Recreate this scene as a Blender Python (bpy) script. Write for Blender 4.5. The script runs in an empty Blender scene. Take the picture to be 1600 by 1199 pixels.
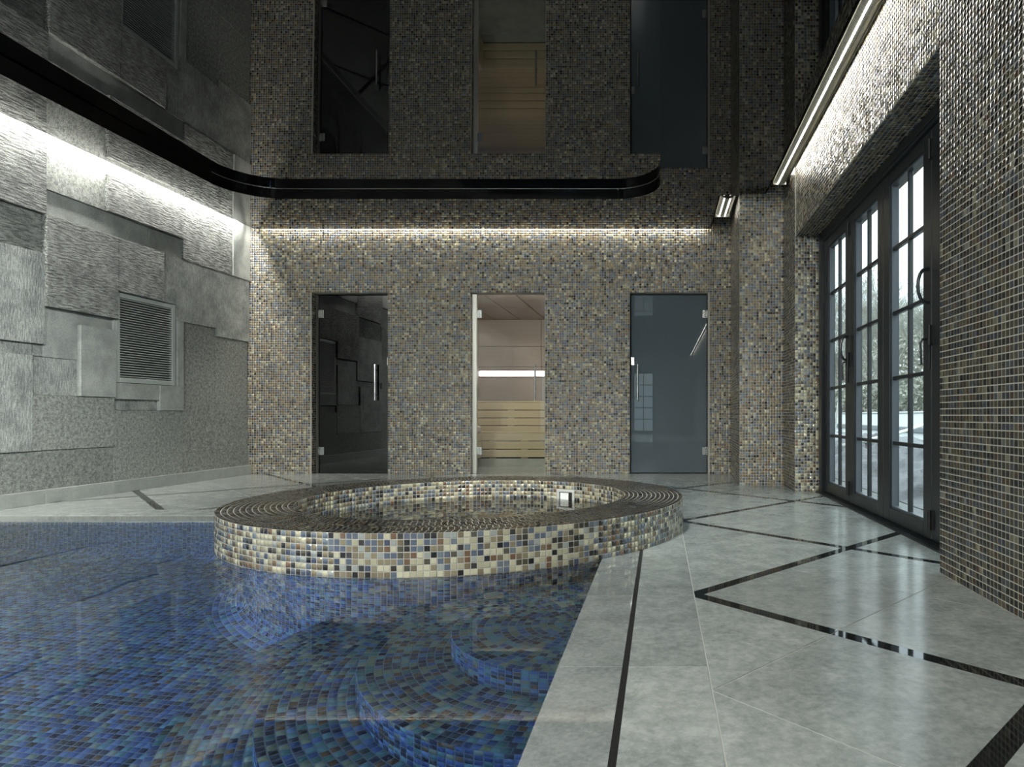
import bpy, bmesh, math, random
import numpy as np
from mathutils import Vector, Matrix

S = bpy.context.scene
COL = S.collection
R = math.radians
H = 0.6445                      # camera height
F = 1035.0                      # focal length in pixels of the 1600 wide frame
CX, CY = 1031.5, 649.5          # principal point

# ------------------------------------------------------------------ camera
cam_d = bpy.data.cameras.new('camera')
cam = bpy.data.objects.new('camera', cam_d)
COL.objects.link(cam)
cam.location = (0, 0, H)
cam.rotation_euler = (R(90), 0, 0)
cam_d.sensor_fit = 'HORIZONTAL'
cam_d.sensor_width = 36.0
cam_d.lens = F / 1600 * 36.0
cam_d.shift_x = (800 - CX) / 1600
cam_d.shift_y = (CY - 599.5) / 1600
cam_d.clip_start = 0.02
cam_d.clip_end = 300
S.camera = cam

# ------------------------------------------------------------------ world (bright overcast sky), exposure
w = bpy.data.worlds.new('sky')
S.world = w
w.use_nodes = True
wn, wl = w.node_tree.nodes, w.node_tree.links
wn.clear()
wo = wn.new('ShaderNodeOutputWorld')
wb = wn.new('ShaderNodeBackground')
wt = wn.new('ShaderNodeTexCoord')
wsx = wn.new('ShaderNodeSeparateXYZ')
wr = wn.new('ShaderNodeValToRGB')
wl.new(wt.outputs['Generated'], wsx.inputs[0])
wl.new(wsx.outputs[2], wr.inputs[0])
wr.color_ramp.elements[0].position = 0.0
wr.color_ramp.elements[0].color = (0.235, 0.285, 0.310, 1)
wr.color_ramp.elements[1].position = 1.0
wr.color_ramp.elements[1].color = (0.95, 1.07, 1.12, 1)
wl.new(wr.outputs[0], wb.inputs[0])
wb.inputs[1].default_value = 3.0   # overcast sky: the zenith is three times as bright as the horizon
wl.new(wb.outputs[0], wo.inputs[0])

vs = S.view_settings
vs.view_transform = 'Standard'
vs.look = 'None'
vs.gamma = 1.0
vs.exposure = 0.80
vs.use_curve_mapping = False
cy = S.cycles
cy.max_bounces = 8
cy.diffuse_bounces = 3
cy.glossy_bounces = 5
cy.transmission_bounces = 6
cy.transparent_max_bounces = 10
cy.sample_clamp_indirect = 4.0
cy.blur_glossy = 0.3


def area(name, loc, rot, sx, sy, power, color=(1, 1, 1), spread=None):
    l = bpy.data.lights.new(name, 'AREA')
    l.shape = 'RECTANGLE'
    l.size = sx
    l.size_y = sy
    l.energy = power
    l.color = color
    if spread is not None:
        l.spread = R(spread)
    o = bpy.data.objects.new(name, l)
    COL.objects.link(o)
    o.location = loc
    o.rotation_euler = rot
    return o


WARM = (1.0, 0.95, 0.84)
# LED strips laid in the open slots between the dark ceiling and the walls
area('led_strip_left_wall', (-4.462, -0.3, 2.76), (0, 0, 0), 0.03, 14.8, 165, (1, 0.98, 0.92))
area('led_strip_back_wall', (-1.95, 7.264, 2.75), (0, 0, 0), 4.9, 0.025, 26, WARM)
area('led_strip_right_wall', (1.122, -1.1, 2.74), (0, 0, 0), 0.02, 13.7, 11, (1, 0.97, 0.88))
# added lamps out of view behind the camera, ambient fill for the hall
for _x in (-3.3, -1.95, -0.6):
    for _y in (-6.0, -3.6, -1.2):
        _o = area('hall_fill', (_x, _y, 2.84), (0, 0, 0), 0.16, 0.16, 13, (1, 0.97, 0.92), 130)
        _o.data.shape = 'DISK'
# added unseen spots that brighten the stone wall, the tub and the back wall
for _x, _y, _rx, _ry, _p in ((-2.7, -4.5, 0, 42, 40), (-2.5, -2.2, 0, 46, 55), (-2.3, -0.4, 12, 48, 20), (-2.2, 1.2, 8, 50, 27), (-2.0, 2.8, 0, 54, 50),
                            (-1.6, -0.8, 52, 0, 52), (-0.5, 2.7, 34, 6, 13), (-2.0, -0.8, 62, 0, 14)):
    _o = area('wall_fill', (_x, _y, 2.80), (R(_rx), R(_ry), 0), 0.10, 0.10, _p * 1.0, (0.97, 1.0, 0.97), 84 if _y > 2.65 and _x > -1 else 110)
    _o.data.shape = 'DISK'
# lamps set in the pool wall below the water line
area('pool_lamp_left', (-4.02, 1.6, -0.55), (0, R(-90), 0), 0.25, 0.25, 34, (0.36, 0.56, 1.0))
area('pool_lamp_near', (-2.4, -2.92, -0.55), (R(90), 0, 0), 0.3, 0.3, 12, (0.36, 0.56, 1.0))
area('pool_lamp_right', (-0.30, 0.35, -0.55), (0, R(90), 0), 0.25, 0.25, 3, (0.35, 0.55, 1.0))

# ------------------------------------------------------------------ helpers


def link_mesh(name, me, mat, parent=None):
    o = bpy.data.objects.new(name, me)
    COL.objects.link(o)
    if mat is not None:
        if isinstance(mat, (list, tuple)):
            for m in mat:
                me.materials.append(m)
        elif len(me.materials) == 0:
            me.materials.append(mat)
    if parent is not None:
        o.parent = parent
    return o


def base_of(parent):
    v = Vector((0, 0, 0))
    while parent is not None:
        v += parent.location
        parent = parent.parent
    return v


def obj(name, bm, mat, parent=None, smooth=False, origin=None):
    """origin: world point that becomes the object's own origin"""
    b = base_of(parent)
    o3 = Vector(origin) if origin is not None else b
    bmesh.ops.translate(bm, verts=bm.verts, vec=-o3)
    bmesh.ops.recalc_face_normals(bm, faces=bm.faces)
    me = bpy.data.meshes.new(name)
    bm.to_mesh(me)
    bm.free()
    if smooth:
        for p in me.polygons:
            p.use_smooth = True
    o = link_mesh(name, me, mat, parent)
    o.location = o3 - b
    return o


def empty(name, loc, label=None, cat=None, group=None, kind=None):
    o = bpy.data.objects.new(name, None)
    COL.objects.link(o)
    o.location = loc
    o.empty_display_size = 0.1
    tag(o, label, cat, group, kind)
    return o


def tag(o, label=None, cat=None, group=None, kind=None):
    if label: o['label'] = label
    if cat: o['category'] = cat
    if group: o['group'] = group
    if kind: o['kind'] = kind
    return o


def BM():
    return bmesh.new()


def box(bm, x0, x1, y0, y1, z0, z1, bev=0.0):
    vs_ = [bm.verts.new(p) for p in ((x0, y0, z0), (x1, y0, z0), (x1, y1, z0), (x0, y1, z0),
                                     (x0, y0, z1), (x1, y0, z1), (x1, y1, z1), (x0, y1, z1))]
    fs = [bm.faces.new([vs_[i] for i in f]) for f in
          ((0, 3, 2, 1), (4, 5, 6, 7), (0, 1, 5, 4), (1, 2, 6, 5), (2, 3, 7, 6), (3, 0, 4, 7))]
    if bev > 0:
        es = list({e for f in fs for e in f.edges})
        bmesh.ops.bevel(bm, geom=es, offset=bev, segments=1, affect='EDGES', profile=0.5)
    return bm


def prism(bm, pts, z0, z1):
    """vertical prism over plan polygon"""
    a = [bm.verts.new((p[0], p[1], z0)) for p in pts]
    b = [bm.verts.new((p[0], p[1], z1)) for p in pts]
    n = len(pts)
    bm.faces.new(a[::-1])
    bm.faces.new(b)
    for i in range(n):
        j = (i + 1) % n
        bm.faces.new((a[i], a[j], b[j], b[i]))
    return bm


def tube(bm, pts, r, seg=8, cap=True):
    pts = [Vector(p) for p in pts]
    rs = r if isinstance(r, (list, tuple)) else [r] * len(pts)
    rings = []
    up = Vector((0, 0, 1))
    prev = None
    for i, p in enumerate(pts):
        if i == 0: d = pts[1] - pts[0]
        elif i == len(pts) - 1: d = pts[-1] - pts[-2]
        else: d = pts[i + 1] - pts[i - 1]
        d.normalize()
        if prev is None:
            a = d.cross(up)
            if a.length < 1e-3: a = d.cross(Vector((1, 0, 0)))
        else:
            a = prev - d * prev.dot(d)
        a.normalize()
        prev = a
        b = d.cross(a)
        rings.append([bm.verts.new(p + (a * math.cos(t) + b * math.sin(t)) * rs[i])
                      for t in [2 * math.pi * k / seg for k in range(seg)]])
    for i in range(len(rings) - 1):
        for k in range(seg):
            j = (k + 1) % seg
            bm.faces.new((rings[i][k], rings[i][j], rings[i + 1][j], rings[i + 1][k]))
    if cap:
        bm.faces.new(rings[0][::-1])
        bm.faces.new(rings[-1])
    return bm


def lathe(bm, cx, cy_, prof, n=96, a0=0.0, a1=2 * math.pi):
    full = abs(a1 - a0 - 2 * math.pi) < 1e-6
    m = n if full else n + 1
    cols = []
    for i in range(m):
        t = a0 + (a1 - a0) * i / n
        cols.append([bm.verts.new((cx + r * math.cos(t), cy_ + r * math.sin(t), z)) for r, z in prof])
    for i in range(n):
        j = (i + 1) % m
        for k in range(len(prof) - 1):
            bm.faces.new((cols[i][k], cols[j][k], cols[j][k + 1], cols[i][k + 1]))
    return cols


# ------------------------------------------------------------------ materials
def mat(name):
    m = bpy.data.materials.new(name)
    m.use_nodes = True
    n = m.node_tree.nodes
    return m, n, m.node_tree.links, n['Principled BSDF']


def simple(name, col, rough=0.5, metal=0.0, ior=1.5, bump=0.0, bscale=60.0):
    m, n, l, p = mat(name)
    p.inputs['Base Color'].default_value = (*col, 1)
    p.inputs['Roughness'].default_value = rough
    p.inputs['Metallic'].default_value = metal
    p.inputs['IOR'].default_value = ior
    tc = n.new('ShaderNodeTexCoord')
    no = n.new('ShaderNodeTexNoise')
    no.inputs['Scale'].default_value = bscale
    l.new(tc.outputs['Object'], no.inputs['Vector'])
    mr = n.new('ShaderNodeMapRange')
    mr.inputs['To Min'].default_value = max(0.0, rough * 0.85)
    mr.inputs['To Max'].default_value = min(1, rough * 1.15)
    l.new(no.outputs[0], mr.inputs[0])
    l.new(mr.outputs[0], p.inputs['Roughness'])
    if bump > 0:
        b = n.new('ShaderNodeBump')
        b.inputs['Strength'].default_value = bump
        b.inputs['Distance'].default_value = 0.003
        l.new(no.outputs[0], b.inputs['Height'])
        l.new(b.outputs[0], p.inputs['Normal'])
    return m


def tile_mat(name, metal=0.35, rough=0.16, gain=1.0, coat=0.6):
    m, n, l, p = mat(name)
    at = n.new('ShaderNodeAttribute')
    at.attribute_name = 'tint'
    tc = n.new('ShaderNodeTexCoord')
    no = n.new('ShaderNodeTexNoise')
    no.inputs['Scale'].default_value = 130.0
    no.inputs['Detail'].default_value = 2.0
    l.new(tc.outputs['Object'], no.inputs['Vector'])
    mr = n.new('ShaderNodeMapRange')
    mr.inputs['To Min'].default_value = 0.75 * gain
    mr.inputs['To Max'].default_value = 1.25 * gain
    l.new(no.outputs[0], mr.inputs[0])
    mx = n.new('ShaderNodeVectorMath')
    mx.operation = 'SCALE'
    l.new(at.outputs['Color'], mx.inputs[0])
    l.new(mr.outputs[0], mx.inputs['Scale'])
    l.new(mx.outputs[0], p.inputs['Base Color'])
    p.inputs['Metallic'].default_value = metal
    p.inputs['Roughness'].default_value = rough
    p.inputs['IOR'].default_value = 1.55
    p.inputs['Coat Weight'].default_value = coat
    p.inputs['Coat Roughness'].default_value = 0.04
    b = n.new('ShaderNodeBump')
    b.inputs['Strength'].default_value = 0.25
    b.inputs['Distance'].default_value = 0.002
    l.new(no.outputs[0], b.inputs['Height'])
    l.new(b.outputs[0], p.inputs['Normal'])
    return m


M_TILE = tile_mat('iridescent_glass_mosaic')
M_POOLTILE = tile_mat('iridescent_pool_mosaic', metal=0.2, rough=0.2)
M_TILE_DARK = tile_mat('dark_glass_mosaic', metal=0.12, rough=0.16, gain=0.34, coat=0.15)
M_TILE_RIM = tile_mat('rim_glass_mosaic', metal=0.2, rough=0.08, gain=0.22)
M_GROUTL = simple('pale_grout', (0.42, 0.40, 0.33), 0.85)
M_GROUT = simple('grout', (0.30, 0.29, 0.25), 0.85, bump=0.3, bscale=300)
M_GROUTD = simple('pool_grout', (0.16, 0.22, 0.28), 0.8)


def stone_mat(name, c1, c2, rough, mode=None, strength=0.5, scale=9.0, fine=90.0):
    m, n, l, p = mat(name)
    tc = n.new('ShaderNodeTexCoord')
    info = n.new('ShaderNodeObjectInfo')
    off = n.new('ShaderNodeVectorMath')
    off.operation = 'MULTIPLY_ADD'
    comb = n.new('ShaderNodeCombineXYZ')
    for k in range(3):
        l.new(info.outputs['Random'], comb.inputs[k])
    l.new(comb.outputs[0], off.inputs[0])
    off.inputs[1].default_value = (37.0, 11.0, 23.0)
    l.new(tc.outputs['Object'], off.inputs[2])
    vec = off.outputs[0]
    n1 = n.new('ShaderNodeTexNoise')
    n1.inputs['Scale'].default_value = scale
    n1.inputs['Detail'].default_value = 6
    n1.inputs['Roughness'].default_value = 0.65
    l.new(vec, n1.inputs['Vector'])
    n2 = n.new('ShaderNodeTexNoise')
    n2.inputs['Scale'].default_value = fine
    n2.inputs['Detail'].default_value = 5
    n2.inputs['Roughness'].default_value = 0.7
    l.new(vec, n2.inputs['Vector'])
    add = n.new('ShaderNodeMath')
    add.operation = 'ADD'
    l.new(n1.outputs[0], add.inputs[0])
    l.new(n2.outputs[0], add.inputs[1])
    mr = n.new('ShaderNodeMapRange')
    mr.inputs['From Min'].default_value = 0.80 if mode else 0.74
    mr.inputs['From Max'].default_value = 1.20 if mode else 1.26
    l.new(add.outputs[0], mr.inputs[0])
    mix = n.new('ShaderNodeMix')
    mix.data_type = 'RGBA'
    mix.inputs['A'].default_value = (*c1, 1)
    mix.inputs['B'].default_value = (*c2, 1)
    l.new(mr.outputs[0], mix.inputs['Factor'])
    # slab to slab tone difference
    rr = n.new('ShaderNodeMapRange')
    rr.inputs['To Min'].default_value = 0.90
    rr.inputs['To Max'].default_value = 1.08
    l.new(info.outputs['Random'], rr.inputs[0])
    sc = n.new('ShaderNodeVectorMath')
    sc.operation = 'SCALE'
    l.new(mix.outputs['Result'], sc.inputs[0])
    l.new(rr.outputs[0], sc.inputs['Scale'])
    l.new(sc.outputs[0], p.inputs['Base Color'])
    p.inputs['Roughness'].default_value = rough
    if mode:
        hgt = n2.outputs[0]
        if mode in ('h', 'v'):
            # chiselled grooves: noise stretched along the groove
            mp = n.new('ShaderNodeMapping')
            mp.inputs['Scale'].default_value = (1, 0.19, 1.0) if mode == 'h' else (1, 1.0, 0.30)
            l.new(vec, mp.inputs['Vector'])
            n3 = n.new('ShaderNodeTexNoise')
            n3.inputs['Scale'].default_value = 80.0
            n3.inputs['Detail'].default_value = 3
            l.new(mp.outputs[0], n3.inputs['Vector'])
            a2 = n.new('ShaderNodeMath')
            a2.operation = 'MULTIPLY_ADD'
            l.new(n3.outputs[0], a2.inputs[0])
            a2.inputs[1].default_value = 2.6
            l.new(n2.outputs[0], a2.inputs[2])
            hgt = a2.outputs[0]
            dk = n.new('ShaderNodeMapRange')
            dk.inputs['From Min'].default_value = 0.36
            dk.inputs['From Max'].default_value = 0.60
            dk.inputs['To Min'].default_value = 0.80 if mode == 'v' else 0.45
            dk.inputs['To Max'].default_value = 1.12
            l.new(n3.outputs[0], dk.inputs[0])
            s2 = n.new('ShaderNodeVectorMath')
            s2.operation = 'SCALE'
            l.new(sc.outputs[0], s2.inputs[0])
            l.new(dk.outputs[0], s2.inputs['Scale'])
            l.new(s2.outputs[0], p.inputs['Base Color'])
        b = n.new('ShaderNodeBump')
        b.inputs['Strength'].default_value = strength
        b.inputs['Distance'].default_value = 0.02
        l.new(hgt, b.inputs['Height'])
        l.new(b.outputs[0], p.inputs['Normal'])
    return m


M_SH = stone_mat('stone_chiselled_across', (0.15, 0.165, 0.155), (0.40, 0.42, 0.385), 0.85, 'h', 0.9, scale=5, fine=110)
M_SV = stone_mat('stone_chiselled_down', (0.15, 0.165, 0.158), (0.37, 0.39, 0.365), 0.85, 'v', 0.4, scale=5, fine=120)
M_SR = stone_mat('stone_bush_hammered', (0.13, 0.143, 0.133), (0.44, 0.46, 0.42), 0.85, 'r', 0.9, fine=110, scale=42)
M_SS = stone_mat('stone_sawn', (0.20, 0.215, 0.205), (0.36, 0.38, 0.355), 0.75, 'r', 0.4, scale=6, fine=130)
M_SBASE = stone_mat('stone_baseboard', (0.24, 0.26, 0.24), (0.34, 0.36, 0.335), 0.4)
M_FLOOR = stone_mat('honed_limestone', (0.175, 0.195, 0.188), (0.345, 0.37, 0.348), 0.19, scale=9, fine=48)
M_COPE = stone_mat('polished_coping_stone', (0.13, 0.145, 0.14), (0.25, 0.265, 0.255), 0.06, scale=9, fine=70)
M_BLACKSTONE = stone_mat('black_granite', (0.003, 0.004, 0.004), (0.010, 0.012, 0.012), 0.04, scale=40, fine=300)
M_JOINT = simple('pale_joint', (0.38, 0.39, 0.36), 0.7)
M_BLACK = simple('matt_black', (0.006, 0.006, 0.006), 0.6)
M_CEIL = simple('black_gloss_membrane', (0.004, 0.004, 0.004), 0.0, ior=1.95)
M_CEIL2 = simple('black_gloss_perimeter_membrane', (0.004, 0.004, 0.004), 0.0, ior=1.7)
M_STEP = simple('black_lacquer_edge', (0.002, 0.002, 0.002), 0.04, ior=1.3)
M_FRAME = simple('dark_painted_metal', (0.010, 0.013, 0.015), 0.32)
M_CHROME = simple('brushed_steel', (0.62, 0.62, 0.60), 0.25, metal=1.0)
M_ALU = simple('satin_aluminium', (0.62, 0.61, 0.55), 0.38, metal=0.9)
M_GRILLE = simple('grey_painted_grille', (0.33, 0.36, 0.34), 0.5)
M_DARKROOM = simple('dark_plaster', (0.02, 0.02, 0.02), 0.8)
M_PLASTER = simple('pale_plaster', (0.35, 0.34, 0.32), 0.8)
M_WHITEPLASTIC = simple('white_plastic', (0.75, 0.76, 0.72), 0.35)


def wood_mat(name, c1, c2, axis=0):
    m, n, l, p = mat(name)
    tc = n.new('ShaderNodeTexCoord')
    mp = n.new('ShaderNodeMapping')
    s = [14, 14, 40]
    s[axis] = 0.7
    mp.inputs['Scale'].default_value = s
    l.new(tc.outputs['Object'], mp.inputs[0])
    no = n.new('ShaderNodeTexNoise')
    no.inputs['Scale'].default_value = 1.6
    no.inputs['Detail'].default_value = 5
    l.new(mp.outputs[0], no.inputs['Vector'])
    mix = n.new('ShaderNodeMix')
    mix.data_type = 'RGBA'
    mix.inputs['A'].default_value = (*c1, 1)
    mix.inputs['B'].default_value = (*c2, 1)
    l.new(no.outputs[0], mix.inputs['Factor'])
    l.new(mix.outputs['Result'], p.inputs['Base Color'])
    p.inputs['Roughness'].default_value = 0.55
    return m


M_WOOD = wood_mat('pale_sauna_wood', (0.34, 0.29, 0.19), (0.50, 0.44, 0.31))
M_WOODP = wood_mat('grey_sauna_panel', (0.36, 0.31, 0.28), (0.46, 0.41, 0.38))


def glass(name, tint, ior=1.5, rough=0.0):
    m = bpy.data.materials.new(name)
    m.use_nodes = True
    n, l = m.node_tree.nodes, m.node_tree.links
    n.clear()
    o = n.new('ShaderNodeOutputMaterial')
    mx = n.new('ShaderNodeMixShader')
    fr = n.new('ShaderNodeFresnel')
    fr.inputs[0].default_value = ior
    t = n.new('ShaderNodeBsdfTransparent')
    t.inputs[0].default_value = (*tint, 1)
    g = n.new('ShaderNodeBsdfGlossy')
    g.inputs['Roughness'].default_value = rough
    geo = n.new('ShaderNodeNewGeometry')     # only the outer face of the pane mirrors
    front = n.new('ShaderNodeMath')
    front.operation = 'SUBTRACT'
    front.inputs[0].default_value = 1.0
    l.new(geo.outputs['Backfacing'], front.inputs[1])
    mul = n.new('ShaderNodeMath')
    mul.operation = 'MULTIPLY'
    l.new(fr.outputs[0], mul.inputs[0])
    l.new(front.outputs[0], mul.inputs[1])
    l.new(mul.outputs[0], mx.inputs[0])
    l.new(t.outputs[0], mx.inputs[1])
    l.new(g.outputs[0], mx.inputs[2])
    l.new(mx.outputs[0], o.inputs[0])
    return m


M_GLASS = glass('window_glass', (0.93, 0.96, 0.96), 1.45)
M_GLASS_CLEAR = glass('clear_door_glass', (0.90, 0.90, 0.86), 1.6)
M_GLASS_DARK = glass('dark_tinted_glass', (0.10, 0.10, 0.09), 1.9)
M_GLASS_BLUE = simple('blue_grey_back_painted_glass', (0.085, 0.108, 0.122), 0.0, ior=1.6)


def water_mat(name, col):
    m, n, l, p = mat(name)
    p.inputs['Base Color'].default_value = (*col, 1)
    p.inputs['Transmission Weight'].default_value = 1.0
    p.inputs['IOR'].default_value = 1.333
    p.inputs['Roughness'].default_value = 0.0
    tc = n.new('ShaderNodeTexCoord')
    no = n.new('ShaderNodeTexNoise')
    no.inputs['Scale'].default_value = 1.3
    no.inputs['Detail'].default_value = 1
    l.new(tc.outputs['Object'], no.inputs['Vector'])
    b = n.new('ShaderNodeBump')
    b.inputs['Strength'].default_value = 0.04
    b.inputs['Distance'].default_value = 0.01
    l.new(no.outputs[0], b.inputs['Height'])
    l.new(b.outputs[0], p.inputs['Normal'])
    return m


M_WATER = water_mat('pool_water', (0.86, 0.96, 1.0))
M_TUBWATER = water_mat('tub_water', (0.95, 0.98, 0.96))


def emit(name, col, s):
    m = bpy.data.materials.new(name)
    m.use_nodes = True
    n, l = m.node_tree.nodes, m.node_tree.links
    n.clear()
    o = n.new('ShaderNodeOutputMaterial')
    e = n.new('ShaderNodeEmission')
    e.inputs[0].default_value = (*col, 1)
    e.inputs[1].default_value = s
    l.new(e.outputs[0], o.inputs[0])
    return m


M_LED = emit('led_face', (1, 0.96, 0.86), 12.0)
M_LED_SAUNA = emit('sauna_led_face', (0.93, 0.90, 1.0), 2.2)

# ------------------------------------------------------------------ mosaic machinery
P = 0.0259          # pitch of the mosaic
GAP = 0.0018        # half a grout joint


def srgb(r, g, b):
    f = lambda c: ((c / 255 + 0.055) / 1.055) ** 2.4 if c > 10 else c / 255 / 12.92
    return (f(r), f(g), f(b))


PAL_WALL = np.array([srgb(196, 188, 152), srgb(176, 168, 132), srgb(138, 124, 92), srgb(120, 104, 74),
                     srgb(112, 124, 136), srgb(92, 104, 124), srgb(58, 54, 50), srgb(38, 36, 36),
                     srgb(118, 84, 54), srgb(150, 156, 150), srgb(84, 78, 62), srgb(70, 80, 104)])
W_WALL = np.array([.15, .15, .13, .11, .10, .08, .09, .07, .05, .06, .06, .03])
W_BACK = np.array([.03, .09, .22, .18, .15, .12, .05, .04, .05, .04, .07, .04])
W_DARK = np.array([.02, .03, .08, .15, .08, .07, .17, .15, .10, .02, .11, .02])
PAL_POOL = np.array([srgb(92, 128, 190), srgb(60, 96, 170), srgb(44, 74, 140), srgb(96, 150, 170),  # same tile as the tub, with blue underwater light put into the colours
                     srgb(130, 140, 120), srgb(60, 70, 96), srgb(40, 44, 74), srgb(110, 84, 60),
                     srgb(70, 120, 130), srgb(150, 160, 150), srgb(58, 66, 70), srgb(84, 104, 160)])
W_POOL = np.array([.12, .14, .14, .09, .06, .10, .09, .05, .07, .03, .05, .06])
PAL_POOL = (PAL_POOL * .78 + PAL_POOL.mean(1, keepdims=True) * .22) * np.array([[.98, 1.10, 1.0]])
PAL_WALL = PAL_WALL * .72 + PAL_WALL.mean(1, keepdims=True) * .28 * np.array([[1.03, 1.02, .86]])
PAL_WALL[[4, 5, 11]] *= .85
W_STEP = np.array([.05, .06, .09, .12, .15, .12, .10, .10, .10, .05, .04, .02])


class Tiles:
    """collects mosaic tiles: centre, two in-plane axes, normal, half sizes, palette index"""

    def __init__(s):
        s.c, s.u, s.v, s.n, s.a, s.b, s.k = [], [], [], [], [], [], []
        s.pal = PAL_WALL

    def add(s, C, U, V, N, a, b, K):
        m = len(C)
        s.c.append(np.asarray(C, float))
        for lst, val in ((s.u, U), (s.v, V), (s.n, N)):
            val = np.asarray(val, float)
            lst.append(np.broadcast_to(val, (m, 3)).copy())
        s.a.append(np.broadcast_to(np.asarray(a, float), (m,)).copy())
        s.b.append(np.broadcast_to(np.asarray(b, float), (m,)).copy())
        s.k.append(K)

    def cat(s):
        return [np.concatenate(x) for x in (s.c, s.u, s.v, s.n, s.a, s.b, s.k)]


def pick_colors(rng, C, weights, pal):
    """weighted random draw with soft patches"""
    m = len(C)
    cum = np.cumsum(weights / weights.sum())
    r = rng.random(m)
    patch = (np.sin(C[:, 0] * 5.1 + C[:, 2] * 3.3 + C[:, 1] * 2.0) + np.sin(C[:, 2] * 9.7 - C[:, 0] * 2.3 + 1.3) + np.sin(C[:, 1] * 7.1 - C[:, 2] * 4.0)) / 3
    k = np.searchsorted(cum, r).clip(0, len(pal) - 1)
    # in some patches half of the dark tiles turn pale and the other way round
    sw = rng.random(m)
    k = np.where((patch > 0.25) & (sw < 0.35) & ((k == 6) | (k == 7)), 2, k)
    k = np.where((patch < -0.25) & (sw < 0.30) & ((k == 0) | (k == 1)), 5, k)
    return k


def plane_tiles(T, rng, O, U, V, N, w_, h_, weights, holes=(), skip=None, pu=P, pv=P):
    nu = max(1, round(w_ / pu))
    nv = max(1, round(h_ / pv))
    du, dv = w_ / nu, h_ / nv
    iu, iv = np.meshgrid(np.arange(nu), np.arange(nv), indexing='ij')
    a = (iu.ravel() + .5) * du
    b = (iv.ravel() + .5) * dv
    keep = np.ones(len(a), bool)
    for (u0, u1, v0, v1) in holes:
        keep &= ~((a > u0 - du * .35) & (a < u1 + du * .35) & (b > v0 - dv * .35) & (b < v1 + dv * .35))
    a, b = a[keep], b[keep]
    O, U, V, N = map(lambda q: np.array(q, float), (O, U, V, N))
    C = O + a[:, None] * U + b[:, None] * V
    if skip is not None:
        kk = ~skip(C)
        C = C[kk]
    T.add(C, U, V, N, du / 2 - GAP, dv / 2 - GAP, pick_colors(rng, C, weights, T.pal))


def ring_tiles(T, rng, cx, cy_, rad, z, weights, flat=None, a0=0, a1=2 * math.pi, outward=1, dz=P, skip=None, tiltdir=None, sr=None):
    """a ring of tiles: on a cylinder wall (flat None) or lying flat (flat = radial size)"""
    n_ = max(3, round((a1 - a0) * rad / P))
    t = a0 + (np.arange(n_) + .5) / n_ * (a1 - a0) + (rng.random() * .02 if flat is not None else 0.0)
    ct, st = np.cos(t), np.sin(t)
    rad_v = np.stack([ct, st, 0 * t], 1)
    tan_v = np.stack([-st, ct, 0 * t], 1)
    up = np.array([0, 0, 1.0])
    C = np.stack([cx + rad * ct, cy_ + rad * st, np.full(n_, z)], 1)
    arc = (a1 - a0) * rad / n_
    if tiltdir is not None:      # cove: angle from wall (0) to floor (90 deg)
        ca, sa = math.cos(tiltdir), math.sin(tiltdir)
        Nn = rad_v * ca * outward + up * sa
        V = up * ca - rad_v * sa * outward
        Uv, hb = tan_v, sr / 2
    elif flat is not None:
        Nn, V, Uv, hb = np.broadcast_to(up, (n_, 3)), rad_v, tan_v, flat / 2
    else:
        Nn, V, Uv, hb = rad_v * outward, np.broadcast_to(up, (n_, 3)), tan_v, dz / 2
    K = pick_colors(rng, C, weights, T.pal)
    if skip is not None:
        kk = ~skip(C)
        C, Nn, V, Uv, K = C[kk], np.asarray(Nn)[kk], np.asarray(V)[kk], Uv[kk], K[kk]
    if len(C):
        T.add(C, Uv, V, Nn, arc / 2 - GAP, hb - GAP, K)


_tile_mesh_cache = {}


def tile_piece_mesh(pal_id, pal, k, material):
    key = (pal_id, int(k), material.name)
    if key in _tile_mesh_cache:
        return _tile_mesh_cache[key]
    me = bpy.data.meshes.new('mosaic_tile')
    t = 0.16
    i = 0.90
    vs_ = [(-1, -1, -.05), (1, -1, -.05), (1, 1, -.05), (-1, 1, -.05), (-i, -i, t), (i, -i, t), (i, i, t), (-i, i, t)]
    me.from_pydata(vs_, [], [(4, 5, 6, 7), (0, 1, 5, 4), (1, 2, 6, 5), (2, 3, 7, 6), (3, 0, 4, 7)])
    at = me.attributes.new('tint', 'FLOAT_COLOR', 'FACE')
    at.data.foreach_set('color', np.tile(np.append(pal[int(k)], 1.0), 5).astype(np.float32))
    me.materials.append(material)
    _tile_mesh_cache[key] = me
    return me


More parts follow.
